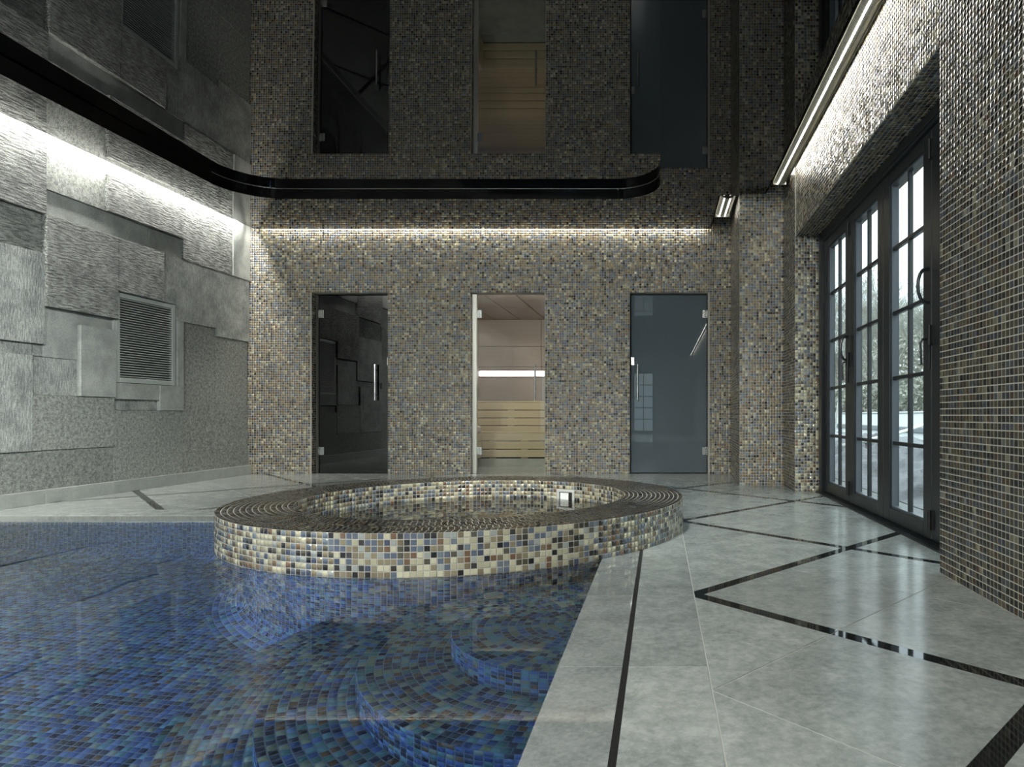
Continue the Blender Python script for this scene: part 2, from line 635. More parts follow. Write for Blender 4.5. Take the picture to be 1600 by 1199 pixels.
def emit_tiles(T, parent, material, rng, n_single=0, tilt=0.018, name='mosaic', visible=None):
    C, U, V, N, A, B, K = T.cat()
    m = len(C)
    # orientation: right-handed and slightly uneven
    U = U / np.linalg.norm(U, axis=1)[:, None]
    V = V / np.linalg.norm(V, axis=1)[:, None]
    flip = np.einsum('ij,ij->i', np.cross(U, V), N) < 0
    U[flip] *= -1
    t1 = rng.normal(0, tilt, m)
    t2 = rng.normal(0, tilt, m)
    N0 = N
    N2 = N + U * t1[:, None] + V * t2[:, None]
    N2 /= np.linalg.norm(N2, axis=1)[:, None]
    U2 = U - N2 * np.einsum('ij,ij->i', U, N2)[:, None]
    U2 /= np.linalg.norm(U2, axis=1)[:, None]
    V2 = np.cross(N2, U2)
    base = np.array(base_of(parent))
    single = np.zeros(m, bool)
    if n_single:
        d = C - np.array([0, 0, H])
        with np.errstate(divide='ignore', invalid='ignore'):
            px = CX + F * d[:, 0] / d[:, 1]
            py = CY - F * d[:, 2] / d[:, 1]
        face = -np.einsum('ij,ij->i', d / np.linalg.norm(d, axis=1)[:, None], N0)
        ok = (d[:, 1] > 0.2) & (px > 5) & (px < 1595) & (py > 5) & (py < 1194) & (face > 0.02)
        if visible is not None:
            ok &= visible(C, px, py)
        score = np.where(ok, face / (d ** 2).sum(1), -1)
        idx = np.argsort(-score)[:n_single]
        idx = idx[score[idx] > 0]
        single[idx] = True
        pid = 0 if T.pal is PAL_WALL else 1
        for i in idx:
            me = tile_piece_mesh(pid, T.pal, K[i], material)
            o = bpy.data.objects.new('mosaic_tile', me)
            COL.objects.link(o)
            o.parent = parent
            sx, sy = A[i], B[i]
            M4 = Matrix(((U2[i][0] * sx, V2[i][0] * sy, N2[i][0] * 0.0045, C[i][0] - base[0]),
                         (U2[i][1] * sx, V2[i][1] * sy, N2[i][1] * 0.0045, C[i][1] - base[1]),
                         (U2[i][2] * sx, V2[i][2] * sy, N2[i][2] * 0.0045, C[i][2] - base[2]),
                         (0, 0, 0, 1)))
            o.matrix_basis = M4
    r = ~single
    if r.sum() == 0:
        return None
    C, U2, V2, N2, A, B, K = C[r] - base, U2[r], V2[r], N2[r], A[r], B[r], K[r]
    m = len(C)
    hp = 0.0008
    au, bv = U2 * A[:, None], V2 * B[:, None]
    lo = C - N2 * 0.0006
    hi = C + N2 * hp
    i_ = 0.90
    vv = np.stack([lo - au - bv, lo + au - bv, lo + au + bv, lo - au + bv,
                   hi + (-au - bv) * i_, hi + (au - bv) * i_, hi + (au + bv) * i_, hi + (-au + bv) * i_], 1).reshape(-1, 3)
    fq = np.array([[4, 5, 6, 7], [0, 1, 5, 4], [1, 2, 6, 5], [2, 3, 7, 6], [3, 0, 4, 7]])
    ff = (np.arange(m)[:, None, None] * 8 + fq[None]).reshape(-1)
    me = bpy.data.meshes.new(name)
    me.vertices.add(m * 8)
    me.vertices.foreach_set('co', vv.astype(np.float32).ravel())
    me.loops.add(m * 20)
    me.loops.foreach_set('vertex_index', ff.astype(np.int32))
    me.polygons.add(m * 5)
    me.polygons.foreach_set('loop_start', (np.arange(m * 5) * 4).astype(np.int32))
    me.update(calc_edges=True)
    at = me.attributes.new('tint', 'FLOAT_COLOR', 'FACE')
    jit = 1 + rng.normal(0, .10, m)
    colr = T.pal[K] * jit[:, None].clip(.6, 1.5)
    colr = np.concatenate([colr, np.ones((m, 1))], 1)
    at.data.foreach_set('color', np.repeat(colr, 5, axis=0).astype(np.float32).ravel())
    o = link_mesh(name, me, material, parent)
    o['kind'] = 'stuff'
    return o


# ================================================================== SETTING
XL = -4.56            # bare left wall plane
YB = 7.29             # back wall
XR = 1.145            # right wall
ZC = 2.684            # outer dark ceiling
ZU = 2.78             # raised dark ceiling
ZT = 2.86             # underside of the roof
YN = -8.0             # wall behind the camera
PX0, PX1, PY0, PY1 = -4.10, -0.258, -3.0, 4.03      # pool plan
ZP = -1.13            # pool floor
ZW = -0.004           # water level
TX, TY = -1.113, 3.88  # tub centre
TR, TRI, TRS = 1.244, 0.905, 1.12   # rim outer, rim inner, shaft under water
ZR = 0.176            # rim top
SX, SY = -0.28, 2.25  # centre of the round steps

# ---- floor: a grout bed with stone slabs and black inlay strips as parts
fl = BM()


def clip_half(poly, a, b, c, keep_pos=True):
    """keep the side a*x+b*y-c >= 0 (or <=0)"""
    out = []
    n_ = len(poly)
    sgn = 1 if keep_pos else -1
    for i in range(n_):
        p, q = poly[i], poly[(i + 1) % n_]
        dp = sgn * (a * p[0] + b * p[1] - c)
        dq = sgn * (a * q[0] + b * q[1] - c)
        if dp >= 0: out.append(p)
        if (dp > 0 and dq < 0) or (dp < 0 and dq > 0):
            t = dp / (dp - dq)
            out.append((p[0] + (q[0] - p[0]) * t, p[1] + (q[1] - p[1]) * t))
    return out


def area_of(poly):
    return abs(sum(poly[i][0] * poly[(i + 1) % len(poly)][1] - poly[(i + 1) % len(poly)][0] * poly[i][1]
                   for i in range(len(poly)))) / 2 if len(poly) > 2 else 0


def minus_circle(poly, cx, cy_, r, n_=40):
    """list of convex pieces of poly outside the circle"""
    if all((p[0] - cx) ** 2 + (p[1] - cy_) ** 2 > (r * 3.5) ** 2 for p in poly) and area_of(poly) < 4:
        return [poly]
    pcs = []
    rest = poly
    for i in range(n_):
        t = 2 * math.pi * (i + .5) / n_
        a, b = math.cos(t), math.sin(t)
        c = a * cx + b * cy_ + r * math.cos(math.pi / n_)
        outp = clip_half(rest, a, b, c, True)
        if area_of(outp) > 1e-6: pcs.append(outp)
        rest = clip_half(rest, a, b, c, False)
        if area_of(rest) < 1e-7: break
    if area_of(rest) < 1e-7:
        return [poly]
    return pcs


bed_regions = [[(PX1, YN), (1.42, YN), (1.42, PY1), (PX1, PY1)],
               [(-4.7, PY1), (1.42, PY1), (1.42, YB + .14), (-4.7, YB + .14)],
               [(-4.7, YN), (PX0, YN), (PX0, PY1), (-4.7, PY1)],
               [(PX0, YN), (PX1, YN), (PX1, PY0), (PX0, PY0)]]
for rg in bed_regions:
    for pc in minus_circle(rg, TX, TY, 1.0):
        prism(fl, pc, -0.14, -0.0015)
floor = obj('floor', fl, M_JOINT)
tag(floor, kind='structure')

SL = 1.05
NRM = math.sqrt(1 + SL * SL)
G = 0.0022    # half joint


def split(polys, a, b, c, band, tagname):
    """cut by line a x + b y = c; band = half width of the inlay (0 = plain joint)"""
    out = []
    g = G if band == 0 else band + 0.0008
    for kind, p in polys:
        if kind != 'slab':
            if band == 0:
                out.append((kind, p))
                continue
        lo_, hi_ = clip_half(p, a, b, c - g, False), clip_half(p, a, b, c + g, True)
        for q in (lo_, hi_):
            if area_of(q) > 1e-5: out.append((kind, q))
        if band > 0:
            if kind == 'slab':
                mid = clip_half(clip_half(p, a, b, c - band, True), a, b, c + band, False)
                if area_of(mid) > 1e-6: out.append(('strip', mid))
            else:
                mid = clip_half(clip_half(p, a, b, c - g, True), a, b, c + g, False)
                if area_of(mid) > 1e-7: out.append((kind, mid))
    return out


def diag_up(v):      # line through (0.122, v) rising to the right
    return (-SL / NRM, 1 / NRM, (v - SL * 0.122) / NRM)


def diag_dn(v):
    return (SL / NRM, 1 / NRM, (v + SL * 0.122) / NRM)


SW = 0.025
right = [('slab', [(0.124, -3.0), (1.345, -3.0), (1.345, 4.055), (0.124, 4.055)])]
for k in range(-3, 4):
    v = 0.717 + 1.669 * k
    right = split(right, *diag_up(v), SW, 'strip')
    right = split(right, *diag_dn(v), SW, 'strip')
    right = split(right, *diag_up(v + .8345), 0, 'joint')
    right = split(right, *diag_dn(v + .8345), 0, 'joint')
backr = [('slab', [(-1.2, 4.055), (1.345, 4.055), (1.345, YB + .12), (-1.2, YB + .12)])]
backr = split(backr, *diag_up(4.055), SW, 's')
backr = split(backr, *diag_dn(5.93), SW, 's')
backr = split(backr, *diag_up(5.80), SW, 's')
backr = split(backr, *diag_up(4.93), 0, 's')
backr = split(backr, *diag_dn(5.0), 0, 's')
backr = split(backr, *diag_dn(6.8), 0, 's')
backl = [('slab', [(-4.66, 4.534), (-1.2, 4.534), (-1.2, YB + .12), (-4.66, YB + .12)])]
n6 = math.sqrt(1 + 1.06 ** 2)
for c in (0.91, 2.69, 4.4):
    backl = split(backl, 1.06 / n6, 1 / n6, c / n6, SW, 's')
for c in (9.70, 7.9):
    backl = split(backl, -1.06 / n6, 1 / n6, c / n6, SW, 's')
for c in (1.80, 3.55):
    backl = split(backl, 1.06 / n6, 1 / n6, c / n6, 0, 's')
for c in (8.8, 10.6):
    backl = split(backl, -1.06 / n6, 1 / n6, c / n6, 0, 's')
border = []
ys = [-3.0, -2.33, -1.66, -0.98, -0.31, 0.36, 1.03, 1.70, 2.37, 3.03, 3.70, 4.053]
for i in range(len(ys) - 1):
    border.append(('slab', [(-0.081, ys[i] + G), (0.120, ys[i] + G), (0.120, ys[i + 1] - G), (-0.081, ys[i + 1] - G)]))
    border.append(('cope', [(PX1 - .004, ys[i] + G), (-0.097, ys[i] + G), (-0.097, ys[i + 1] - G), (PX1 - .004, ys[i + 1] - G)]))
xs = [-4.66, -4.0, -3.3, -2.6, -1.9, -1.202]
for i in range(len(xs) - 1):
    border.append(('slab', [(xs[i] + G, 4.255), (xs[i + 1] - G, 4.255), (xs[i + 1] - G, 4.532), (xs[i] + G, 4.532)]))
    border.append(('cope', [(xs[i] + G, PY1 - .004), (xs[i + 1] - G, PY1 - .004), (xs[i + 1] - G, 4.24), (xs[i] + G, 4.24)]))
ysl = [-3.0, -1.9, -0.8, 0.3, 1.4, 2.5, 3.6, 4.02]
for i in range(len(ysl) - 1):
    border.append(('slab', [(-4.66, ysl[i] + G), (PX0 + .004, ysl[i] + G), (PX0 + .004, ysl[i + 1] - G), (-4.66, ysl[i + 1] - G)]))
border.append(('slab', [(-4.66, YN), (1.14, YN), (1.14, -3.004), (-4.66, -3.004)]))

for kind, poly in right + backr + backl + border:
    pcs = minus_circle(poly, TX, TY, 1.20)
    bm = BM()
    for pc in pcs:
        prism(bm, pc, -0.02, 0.0)
    bmesh.ops.remove_doubles(bm, verts=bm.verts, dist=0.0003)
    cxm = sum(p[0] for p in poly) / len(poly)
    cym = sum(p[1] for p in poly) / len(poly)
    nm = {'slab': 'floor_slab', 'strip': 'inlay_strip', 'cope': 'coping_stone'}[kind]
    mt = {'slab': M_FLOOR, 'strip': M_BLACKSTONE, 'cope': M_COPE}[kind]
    obj(nm, bm, mt, floor, origin=(cxm, cym, 0))

# drain slot between coping and slabs
bm = BM()
box(bm, -0.097, -0.081, -3.0, 3.3, -0.024, -0.0012)
tag(obj('drain_slot', bm, M_BLACK, floor), 'thin black drain slot beside the coping')

# ---- back wall with three door openings
DO = [(-3.835, -2.997), (-2.089, -1.271), (-0.3345, 0.525)]
DH = 1.998
bm = BM()
xsb = [-4.75] + [v for d in DO for v in d] + [0.92]
for i in range(0, len(xsb), 2):
    box(bm, xsb[i], xsb[i + 1], YB, YB + .15, -.05, ZT)
for d in DO:
    box(bm, d[0], d[1], YB, YB + .15, DH, ZT)
wall_back = obj('wall_back', bm, M_GROUT)
tag(wall_back, kind='structure')
rng = np.random.default_rng(11)
T = Tiles()
YT = YB - 0.001
plane_tiles(T, rng, (-4.6, YT, 0), (1, 0, 0), (0, 0, 1), (0, -1, 0), 5.377, 2.824, W_BACK,
            holes=[(d[0] + 4.6, d[1] + 4.6, -1, DH) for d in DO])
for d in DO:   # reveals
    plane_tiles(T, rng, (d[0] + .001, YB, 0), (0, 1, 0), (0, 0, 1), (1, 0, 0), .09, DH, W_DARK)
    plane_tiles(T, rng, (d[1] - .001, YB, 0), (0, 1, 0), (0, 0, 1), (-1, 0, 0), .09, DH, W_DARK)
emit_tiles(T, wall_back, M_TILE, rng)

# ---- right side: two small piers, header, near wall
bm = BM()
prism(bm, [(0.777, YB + .15), (0.777, YB), (0.730, 6.09), (1.136, 6.09), (1.136, 5.58), (1.47, 5.58), (1.47, YB + .15)], -.05, ZT)
box(bm, XR, 1.60, 2.71, 5.58, 2.158, ZT)
wall_right = obj('wall_right', bm, M_GROUT)
tag(wall_right, kind='structure')
rng = np.random.default_rng(12)
T = Tiles()
sd = np.array([0.777 - 0.730, YB - 6.09, 0])
ln = float(np.linalg.norm(sd))
sd = sd / ln
plane_tiles(T, rng, (0.729, 6.09, 0), tuple(sd), (0, 0, 1), (-sd[1], sd[0], 0), ln, 2.84, W_DARK)
plane_tiles(T, rng, (0.730, 6.089, 0), (1, 0, 0), (0, 0, 1), (0, -1, 0), .406, 2.84, W_BACK)
plane_tiles(T, rng, (1.135, 5.58, 0), (0, 1, 0), (0, 0, 1), (-1, 0, 0), .51, 2.84, W_DARK)
plane_tiles(T, rng, (1.136, 5.579, 0), (1, 0, 0), (0, 0, 1), (0, -1, 0), .20, 2.158, W_WALL)
plane_tiles(T, rng, (XR - .001, 2.71, 2.158), (0, 1, 0), (0, 0, 1), (-1, 0, 0), 2.87, .68, W_WALL)
plane_tiles(T, rng, (XR, 2.71, 2.157), (0, 1, 0), (1, 0, 0), (0, 0, -1), 2.87, .20, W_DARK)
emit_tiles(T, wall_right, M_TILE, rng)

bm = BM()
box(bm, XR, 1.60, -1.2, 2.71, -.05, ZT)
box(bm, XR, 1.60, -4.8, -1.2, 2.3, ZT)
box(bm, XR, 1.60, YN, -4.8, -.05, ZT)
wall_near = obj('wall_right_near', bm, M_GROUTL)
tag(wall_near, kind='structure')
rng = np.random.default_rng(13)
T = Tiles()
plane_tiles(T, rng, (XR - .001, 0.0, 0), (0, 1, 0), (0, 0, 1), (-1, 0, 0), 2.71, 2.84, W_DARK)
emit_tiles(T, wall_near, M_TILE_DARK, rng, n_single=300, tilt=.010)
T = Tiles()

# ---- left wall: bare wall, stone panels as parts
bm = BM()
box(bm, XL - .2, XL, YN - .1, YB + .1, -.05, ZT)
wall_left = obj('wall_left', bm, M_SS)
tag(wall_left, kind='structure')

XPAN = -4.53


def yz(px, py, X=XPAN):
    Y = X * F / (px - CX)
    return Y, H + (CY - py) * Y / F


def c2(cx_, cy_):       # crop coordinates of the wall study to photo pixels
    return cx_ / 2.3975, 300 + cy_ / 2.3975


def panel(rects, m, proud, seed=0):
    """rects: list of (Y0,Y1,z0,z1); the panel front stands at XL + 0.03 + proud"""
    bm = BM()
    for (a0, a1, b0, b1) in rects:
        box(bm, XL - .01, XL + 0.03 + proud, a0 + .001, a1 - .001, b0 + .001, b1 - .001, 0.0015)
    y0 = min(r[0] for r in rects)
    z0 = min(r[2] for r in rects)
    obj('stone_panel', bm, m, wall_left, origin=(XPAN, y0, z0))


def yline(cxv):
    return yz(c2(cxv, 0)[0], 0)[0]


def zc(cxv, cyv):
    p = c2(cxv, cyv)
    return yz(*p)[1]


Yc = {k: yline(k) for k in (0, 117, 158, 165, 172, 293, 393, 425, 432, 560, 594, 604, 655, 684, 688, 810, 865)}
Y0f = Yc[0]
Ylast = YB
zb = 0.10      # top of baseboard
# heights of the joints (metres), taken at convenient points
z_a = zc(420, 955)      # 425-left low row top
z_b = zc(425, 818)
z_c = zc(910, 960)
z_d = zc(688, 788)
z_e = zc(420, 770)
z_e2 = zc(292, 765)
z_f = zc(115, 612)      # top of lower-left
z_g = zc(200, 622)
z_h = zc(172, 430)      # bottom of the big chiselled panel
z_i = zc(300, 498)
z_j = zc(172, 86)       # top of the big chiselled panel
z_k = zc(158, 230)
z_l = zc(150, 570)
z_m = zc(560, 205)
z_gt = zc(435, 372)     # grille opening top
z_gb = zc(435, 715)     # grille opening bottom
YG0, YG1 = yline(432), yline(657)
zs20 = zc(425, 776)
z_n = zc(810, 512)
z_o = zc(810, 541)
z_q = zc(660, 476)
panel([(4.0, Yc[425], zb, z_a)], M_SR, .000)
panel([(Yc[425], Yc[684], zb, z_b)], M_SR, .004)
panel([(Yc[684], Ylast, zb, z_c)], M_SR, .004)
panel([(Yc[684], Ylast, z_c, z_d)], M_SR, -.006)
panel([(Yc[117], Yc[425], z_a, z_e)], M_SR, .008)
panel([(4.0, Yc[117], z_a, z_f)], M_SV, .012)
panel([(Yc[117], Yc[293], z_e, z_g)], M_SV, -.012)
panel([(Yc[165], Yc[293], z_g, z_h)], M_SS, -.006)
panel([(4.0, Yc[165], z_f, z_l)], M_SV, -.010)
panel([(Yc[293], Yc[425], z_i, z_h)], M_SS, -.010)
panel([(Yc[293], Yc[425], z_e, z_i)], M_SS, .022)
panel([(4.0, Yc[165], z_l, z_k)], M_SV, .010)
panel([(4.0, Yc[158], z_k, z_j)], M_SH, -.008)
panel([(Yc[172] - .02, YG0, z_h, z_j), (YG0, Yc[604], z_gt, z_j)], M_SH, .030)
panel([(Yc[425], YG0, z_gb, z_h)], M_SS, .004)
panel([(Yc[604], YG1, z_gt, z_j), (YG1, Yc[810], z_n, z_j), (Yc[810], Ylast, z_o, z_j)], M_SV, .006)
panel([(Yc[684], Yc[810], z_d, z_n), (Yc[810], Ylast, z_d, z_o)], M_SR, -.012)
panel([(YG1 + .012, Yc[684], z_gb, z_n)], M_SS, .012)
panel([(Yc[594], Yc[684], z_b, z_gb)], M_SS, .014)
panel([(Yc[425], Yc[594], zs20, z_gb)], M_SS, .008)
panel([(Yc[425], Yc[594], z_b, zs20)], M_SV, -.016)
# upper rows
Y68, Y157, Y163, Y285, Y362 = [yz(v, 0)[0] for v in (69, 157, 163, 285, 362)]
z_pb = yz(157, 327)[1]
z_pct = yz(285, 325)[1]
z_pcb = yz(285, 375)[1]
z_pe = zc(865, 318)
z_pf = zc(900, 325)
ZTOP = ZT - .005
panel([(4.0, Y68, z_j, ZTOP)], M_SH, .020)
panel([(Y68, Y163, z_pb, ZTOP)], M_SR, .006)
panel([(Y68, Yc[560], z_j, z_pb), ], M_SS, -.010)
panel([(Yc[560], Y285, z_j, z_pcb)], M_SS, -.006)
panel([(Y163, Y285, z_pcb if z_pcb > z_pb else z_pb, z_pct)], M_SH, .034)
panel([(Y163, Y285, z_pct, ZTOP)], M_SR, .006)
panel([(Y285, Y362, z_j, ZTOP)], M_SH, .008)
panel([(Y362, Ylast, z_pf, ZTOP)], M_SS, .020)
panel([(Y362, Ylast, z_j, z_pf)], M_SV, .004)
# the part of the wall beside and behind the camera
rnd = random.Random(4)
yy = YN
while yy < 4.0:
    wd = min(rnd.uniform(.6, 1.2), 4.0 - yy)
    if 4.0 - (yy + wd) < .3: wd = 4.0 - yy
    zz = zb
    while zz < ZTOP:
        hh = rnd.uniform(.3, .75)
        if ZTOP - (zz + hh) < .2: hh = ZTOP - zz
        panel([(yy, yy + wd, zz, zz + hh)], rnd.choice([M_SH, M_SV, M_SR, M_SS]), rnd.choice([-.012, 0, .01, .025]))
        zz += hh
    yy += wd
# baseboard
bm = BM()
box(bm, XL, XL + .045, YN, YB, 0, zb - .012)
bb = obj('baseboard_left', bm, M_BLACK)
tag(bb, kind='structure')
yy = [-8, -6, -4, -2, 0, 1.3, 2.6, 3.9, 4.85, 5.46, 6.3, YB]
for i in range(len(yy) - 1):
    bm = BM()
    box(bm, XL + .02, XL + .062, yy[i] + .001, yy[i + 1] - .001, 0.0, zb, .002)
    obj('baseboard_stone', bm, M_SBASE, bb, origin=(XL, yy[i], 0))

# rear wall with tall windows and outer shell
bm = BM()
wins = [(-4.2, -2.2), (-0.95, -0.2)]
xw = [-4.8, wins[0][0], wins[0][1], wins[1][0], wins[1][1], 1.6]
for i in (0, 2, 4):
    box(bm, xw[i], xw[i + 1], YN - .2, YN, -.05, ZT)
for a, b in wins:
    box(bm, a, b, YN - .2, YN, 2.15, ZT)
    box(bm, a, b, YN - .2, YN, -.05, .06)
tag(obj('wall_rear', bm, M_PLASTER), kind='structure')


def glazed(name, fixed, lo, hi, z0, z1, cols, rows, axis):
    """fixed window: frame, glazing bars and panes. axis 'x': spans x at y=fixed, 'y': spans y at x=fixed"""
    e = empty(name, (fixed, lo, z0) if axis == 'y' else (lo, fixed, z0), kind='structure')

    def bx(bm, a0, a1, b0, b1, t):
        if axis == 'x': box(bm, a0, a1, fixed - t, fixed + t, b0, b1)
        else: box(bm, fixed - t, fixed + t, a0, a1, b0, b1)
    bm = BM()
    bx(bm, lo, lo + .06, z0, z1, .03); bx(bm, hi - .06, hi, z0, z1, .03)
    bx(bm, lo + .06, hi - .06, z0, z0 + .06, .03); bx(bm, lo + .06, hi - .06, z1 - .06, z1, .03)
    obj('window_frame', bm, M_FRAME, e)
    bm = BM()
    for i in range(1, cols):
        x = lo + .06 + (hi - lo - .12) * i / cols
        bx(bm, x - .012, x + .012, z0 + .06, z1 - .06, .015)
    for j in range(1, rows):
        z = z0 + .06 + (z1 - z0 - .12) * j / rows
        bx(bm, lo + .06, hi - .06, z - .012, z + .012, .0145)
    obj('glazing_bars', bm, M_FRAME, e)
    bm = BM()
    bx(bm, lo + .06, hi - .06, z0 + .06, z1 - .06, .003)
    obj('pane', bm, M_GLASS, e)
    return e


glazed('window_1', YN - .1, wins[0][0], wins[0][1], .06, 2.15, 4, 5, 'x')
glazed('window_2', YN - .1, wins[1][0], wins[1][1], .06, 2.15, 2, 5, 'x')
glazed('window_3', 1.4, -4.8, -1.2, .02, 2.3, 10, 5, 'y')

# roof slab closing the room
bm = BM()
box(bm, -4.8, 1.62, YN - .2, YB + 3.0, ZT, ZT + .15)
tag(obj('roof', bm, M_DARKROOM), kind='structure')

# ---- ceiling: outer membrane with a raised, round-cornered field
RX0, RX1, RY1, RY0, RC = -3.94, 0.0, 6.236, -6.5, 0.42


def rounded(x0, x1, y0, y1, r, n_=14):
    pts = []
    for (cx_, cy2, a0) in ((x1 - r, y1 - r, 0), (x0 + r, y1 - r, 90), (x0 + r, y0 + r, 180), (x1 - r, y0 + r, 270)):
        for i in range(n_ + 1):
            t = R(a0 + 90 * i / n_)
            pts.append((cx_ + r * math.cos(t), cy2 + r * math.sin(t)))
    return pts


def zup(x, y):
    return ZU + 0.013 * (RY1 - y) if y > 0 else ZU + 0.013 * RY1


ceiling = empty('ceiling', (0, 0, ZC), kind='structure')
outer = [(-4.435, YN), (0.972, YN), (0.972, 6.15), (0.553, 6.15), (0.553, YB - .05), (-4.435, YB - .05)]
inner = rounded(RX0, RX1, RY0, RY1, RC)
bm = BM()
for loop in (outer, inner):
    v_ = [bm.verts.new((p[0], p[1], ZC)) for p in loop]
    for i in range(len(v_)):
        bm.edges.new((v_[i], v_[(i + 1) % len(v_)]))
bmesh.ops.triangle_fill(bm, use_beauty=True, use_dissolve=False, edges=bm.edges[:])
obj('ceiling_membrane', bm, M_CEIL2, ceiling)
bm = BM()
a = [bm.verts.new((p[0], p[1], ZC)) for p in inner]
b = [bm.verts.new((p[0], p[1], zup(*p) + .002)) for p in inner]
for i in range(len(a)):
    j = (i + 1) % len(a)
    bm.faces.new((a[i], a[j], b[j], b[i]))
obj('ceiling_step', bm, M_STEP, ceiling, smooth=True)
bm = BM()
gx = [RX0 - .05, RX1 + .05]
gy = [RY0 - .05, 0.0, RY1 + .05]
vv = [[bm.verts.new((x, y, zup(x, y))) for y in gy] for x in gx]
for j in range(2):
    bm.faces.new((vv[0][j], vv[1][j], vv[1][j + 1], vv[0][j + 1]))
obj('raised_membrane', bm, M_CEIL, ceiling)
# thin metal bead where the step meets the raised field
bm = BM()
pts = [(p[0] + (0.004 if p[0] < -2 else -0.004), p[1] - 0.004, zup(*p) - .002) for p in inner if p[1] > -3]
tube(bm, pts, 0.0013, 5)
obj('ceiling_bead', bm, M_ALU, ceiling)
bm = BM()     # upstand of the outer membrane towards the lighting slots
box(bm, 0.966, 0.972, YN, 6.15, ZC, ZT)
box(bm, 0.553, 0.972, 6.144, 6.15, ZC, ZT)
box(bm, 0.547, 0.553, 6.15, YB - .05, ZC, ZT)
box(bm, -4.435, -4.429, YN, YB - .05, ZC, ZT)
box(bm, -4.435, .553, YB - .056, YB - .05, ZC, ZT)
obj('ceiling_upstand', bm, M_BLACK, ceiling)


# ---- ceiling light tracks in the slots
def light_track(x0, x1, y0, y1, lines, label):
    e = empty('linear_ceiling_light', ((x0 + x1) / 2, y0, ZC), label, 'ceiling light')
    bm = BM()
    # curved ribbed reflector
    n_ = 8
    step = 0.02
    ny = int((y1 - y0) / step)
    cols_ = []
    for j in range(ny + 1):
        y = y0 + (y1 - y0) * j / ny
        for rr_ in (0, 1):
            yj = y + rr_ * step * .5
            if yj > y1: continue
            dz = 0.002 if rr_ else 0.0
            cols_.append([bm.verts.new((x0 + (x1 - x0) * i / n_, yj, ZC + 0.010 - 0.030 * math.sin(math.pi * i / n_) + dz)) for i in range(n_ + 1)])
    for a_, b_ in zip(cols_, cols_[1:]):
        for i in range(n_):
            bm.faces.new((a_[i], a_[i + 1], b_[i + 1], b_[i]))
    obj('reflector', bm, M_ALU, e)
    bm = BM()
    box(bm, x0 - .004, x0, y0, y1, ZC + .006, ZC + .05)
    box(bm, x1, x1 + .004, y0, y1, ZC + .002, ZC + .05)
    box(bm, x0 - .004, x1 + .004, y1, y1 + .006, ZC - .022, ZC + .05)
    obj('housing', bm, M_ALU, e)
    for xl in lines:
        bm = BM()
        hh = ZC + 0.010 - 0.030 * math.sin(math.pi * (xl - x0) / (x1 - x0))
        box(bm, xl - .004, xl + .004, y0 + .01, y1 - .01, hh - .004, hh + .001)
        obj('led_line', bm, M_LED, e)
    return e


light_track(0.990, 1.095, -7.5, 5.78, [1.025], 'long ribbed linear ceiling light with one bright line running above the glazed doors')
light_track(0.565, 0.70, 6.17, 6.72, [0.60, 0.655], 'short linear ceiling light with two bright lines in the far corner slot')

# ================================================================== BACK WALL DOORS
YD = YB + 0.095


def hinge(parent, x, z, side):
    """side +1: wall plate lies to the right"""
    bm = BM()
    box(bm, x - .022, x + .022, YD - .016, YD - .006, z - .045, z + .045, .003)
    box(bm, x + side * .012 - .006, x + side * .012 + .006, YD - .024, YD - .010, z - .038, z + .038, .002)
    box(bm, x + side * .022, x + side * .045, YD - .014, YD - .004, z - .045, z + .045, .002)
    obj('hinge', bm, M_CHROME, parent)


def bar_handle(parent, x, z0, z1):
    bm = BM()
    tube(bm, [(x, YD - .05, z0), (x, YD - .05, z1)], .010, 12)
    for z in (z0 + .06, z1 - .06):
        tube(bm, [(x, YD - .05, z), (x, YD - .004, z)], .006, 8)
    obj('handle', bm, M_CHROME, parent)


def keeper(parent, x, z):
    bm = BM()
    box(bm, x - .02, x + .02, YD - .018, YD - .005, z - .045, z + .045, .003)
    box(bm, x - .008, x + .008, YD - .022, YD - .018, z - .02, z + .02, .002)
    obj('latch_plate', bm, M_CHROME, parent)


def pxz(py, Y=YD):
    return H + (CY - py) * Y / F


def door(name, x0, x1, m, label, hinge_side, seam_x, gx0=None):
    e = empty(name, ((x0 + x1) / 2, YD, 0), label, kind='structure')
    bm = BM()
    box(bm, x0, x1, YD - .005, YD + .005, .008, DH - .012, .001)
    obj('glass_leaf', bm, m, e)
    hx = x0 + .03 if hinge_side < 0 else x1 - .03
    for z in (pxz(491), pxz(705)):
        hinge(e, hx, z, hinge_side)
    return e


d1 = door('door_1', -3.795, -3.003, M_GLASS_DARK, 'dark tinted glass door left of the back wall', -1, 0)
bar_handle(d1, -3.16, pxz(626), pxz(570))
keeper(d1, -3.022, pxz(565))
d2 = door('door_2', -2.035, -1.275, M_GLASS_CLEAR, 'clear glass door of the sauna', -1, 0)
bar_handle(d2, -1.385, pxz(626), pxz(570))
bm = BM()
box(bm, -2.088, -2.040, YD - .02, YD + .02, 0, DH - .005, .002)
obj('jamb_profile', bm, M_ALU, d2)
d3 = door('door_3', -0.328, 0.519, M_GLASS_BLUE, 'blue-grey glass door right of the back wall', 1, 0)
bar_handle(d3, -0.25, pxz(626), pxz(570))
keeper(d3, -0.306, pxz(565))
# dark room behind door 1, closed box behind door 3
bm = BM()
for (a, b) in ((-4.3, -2.75), (-0.6, 0.9)):
    box(bm, a, b, 9.2, 9.25, -.05, 2.3)
    box(bm, a - .05, a, YB + .15, 9.25, -.05, 2.3)
    box(bm, b, b + .05, YB + .15, 9.25, -.05, 2.3)
    box(bm, a, b, YB + .15, 9.2, 2.25, 2.3)
    box(bm, a, b, YB + .15, 9.2, -.05, -.002)
tag(obj('wall_steam_rooms', bm, M_DARKROOM), kind='structure')

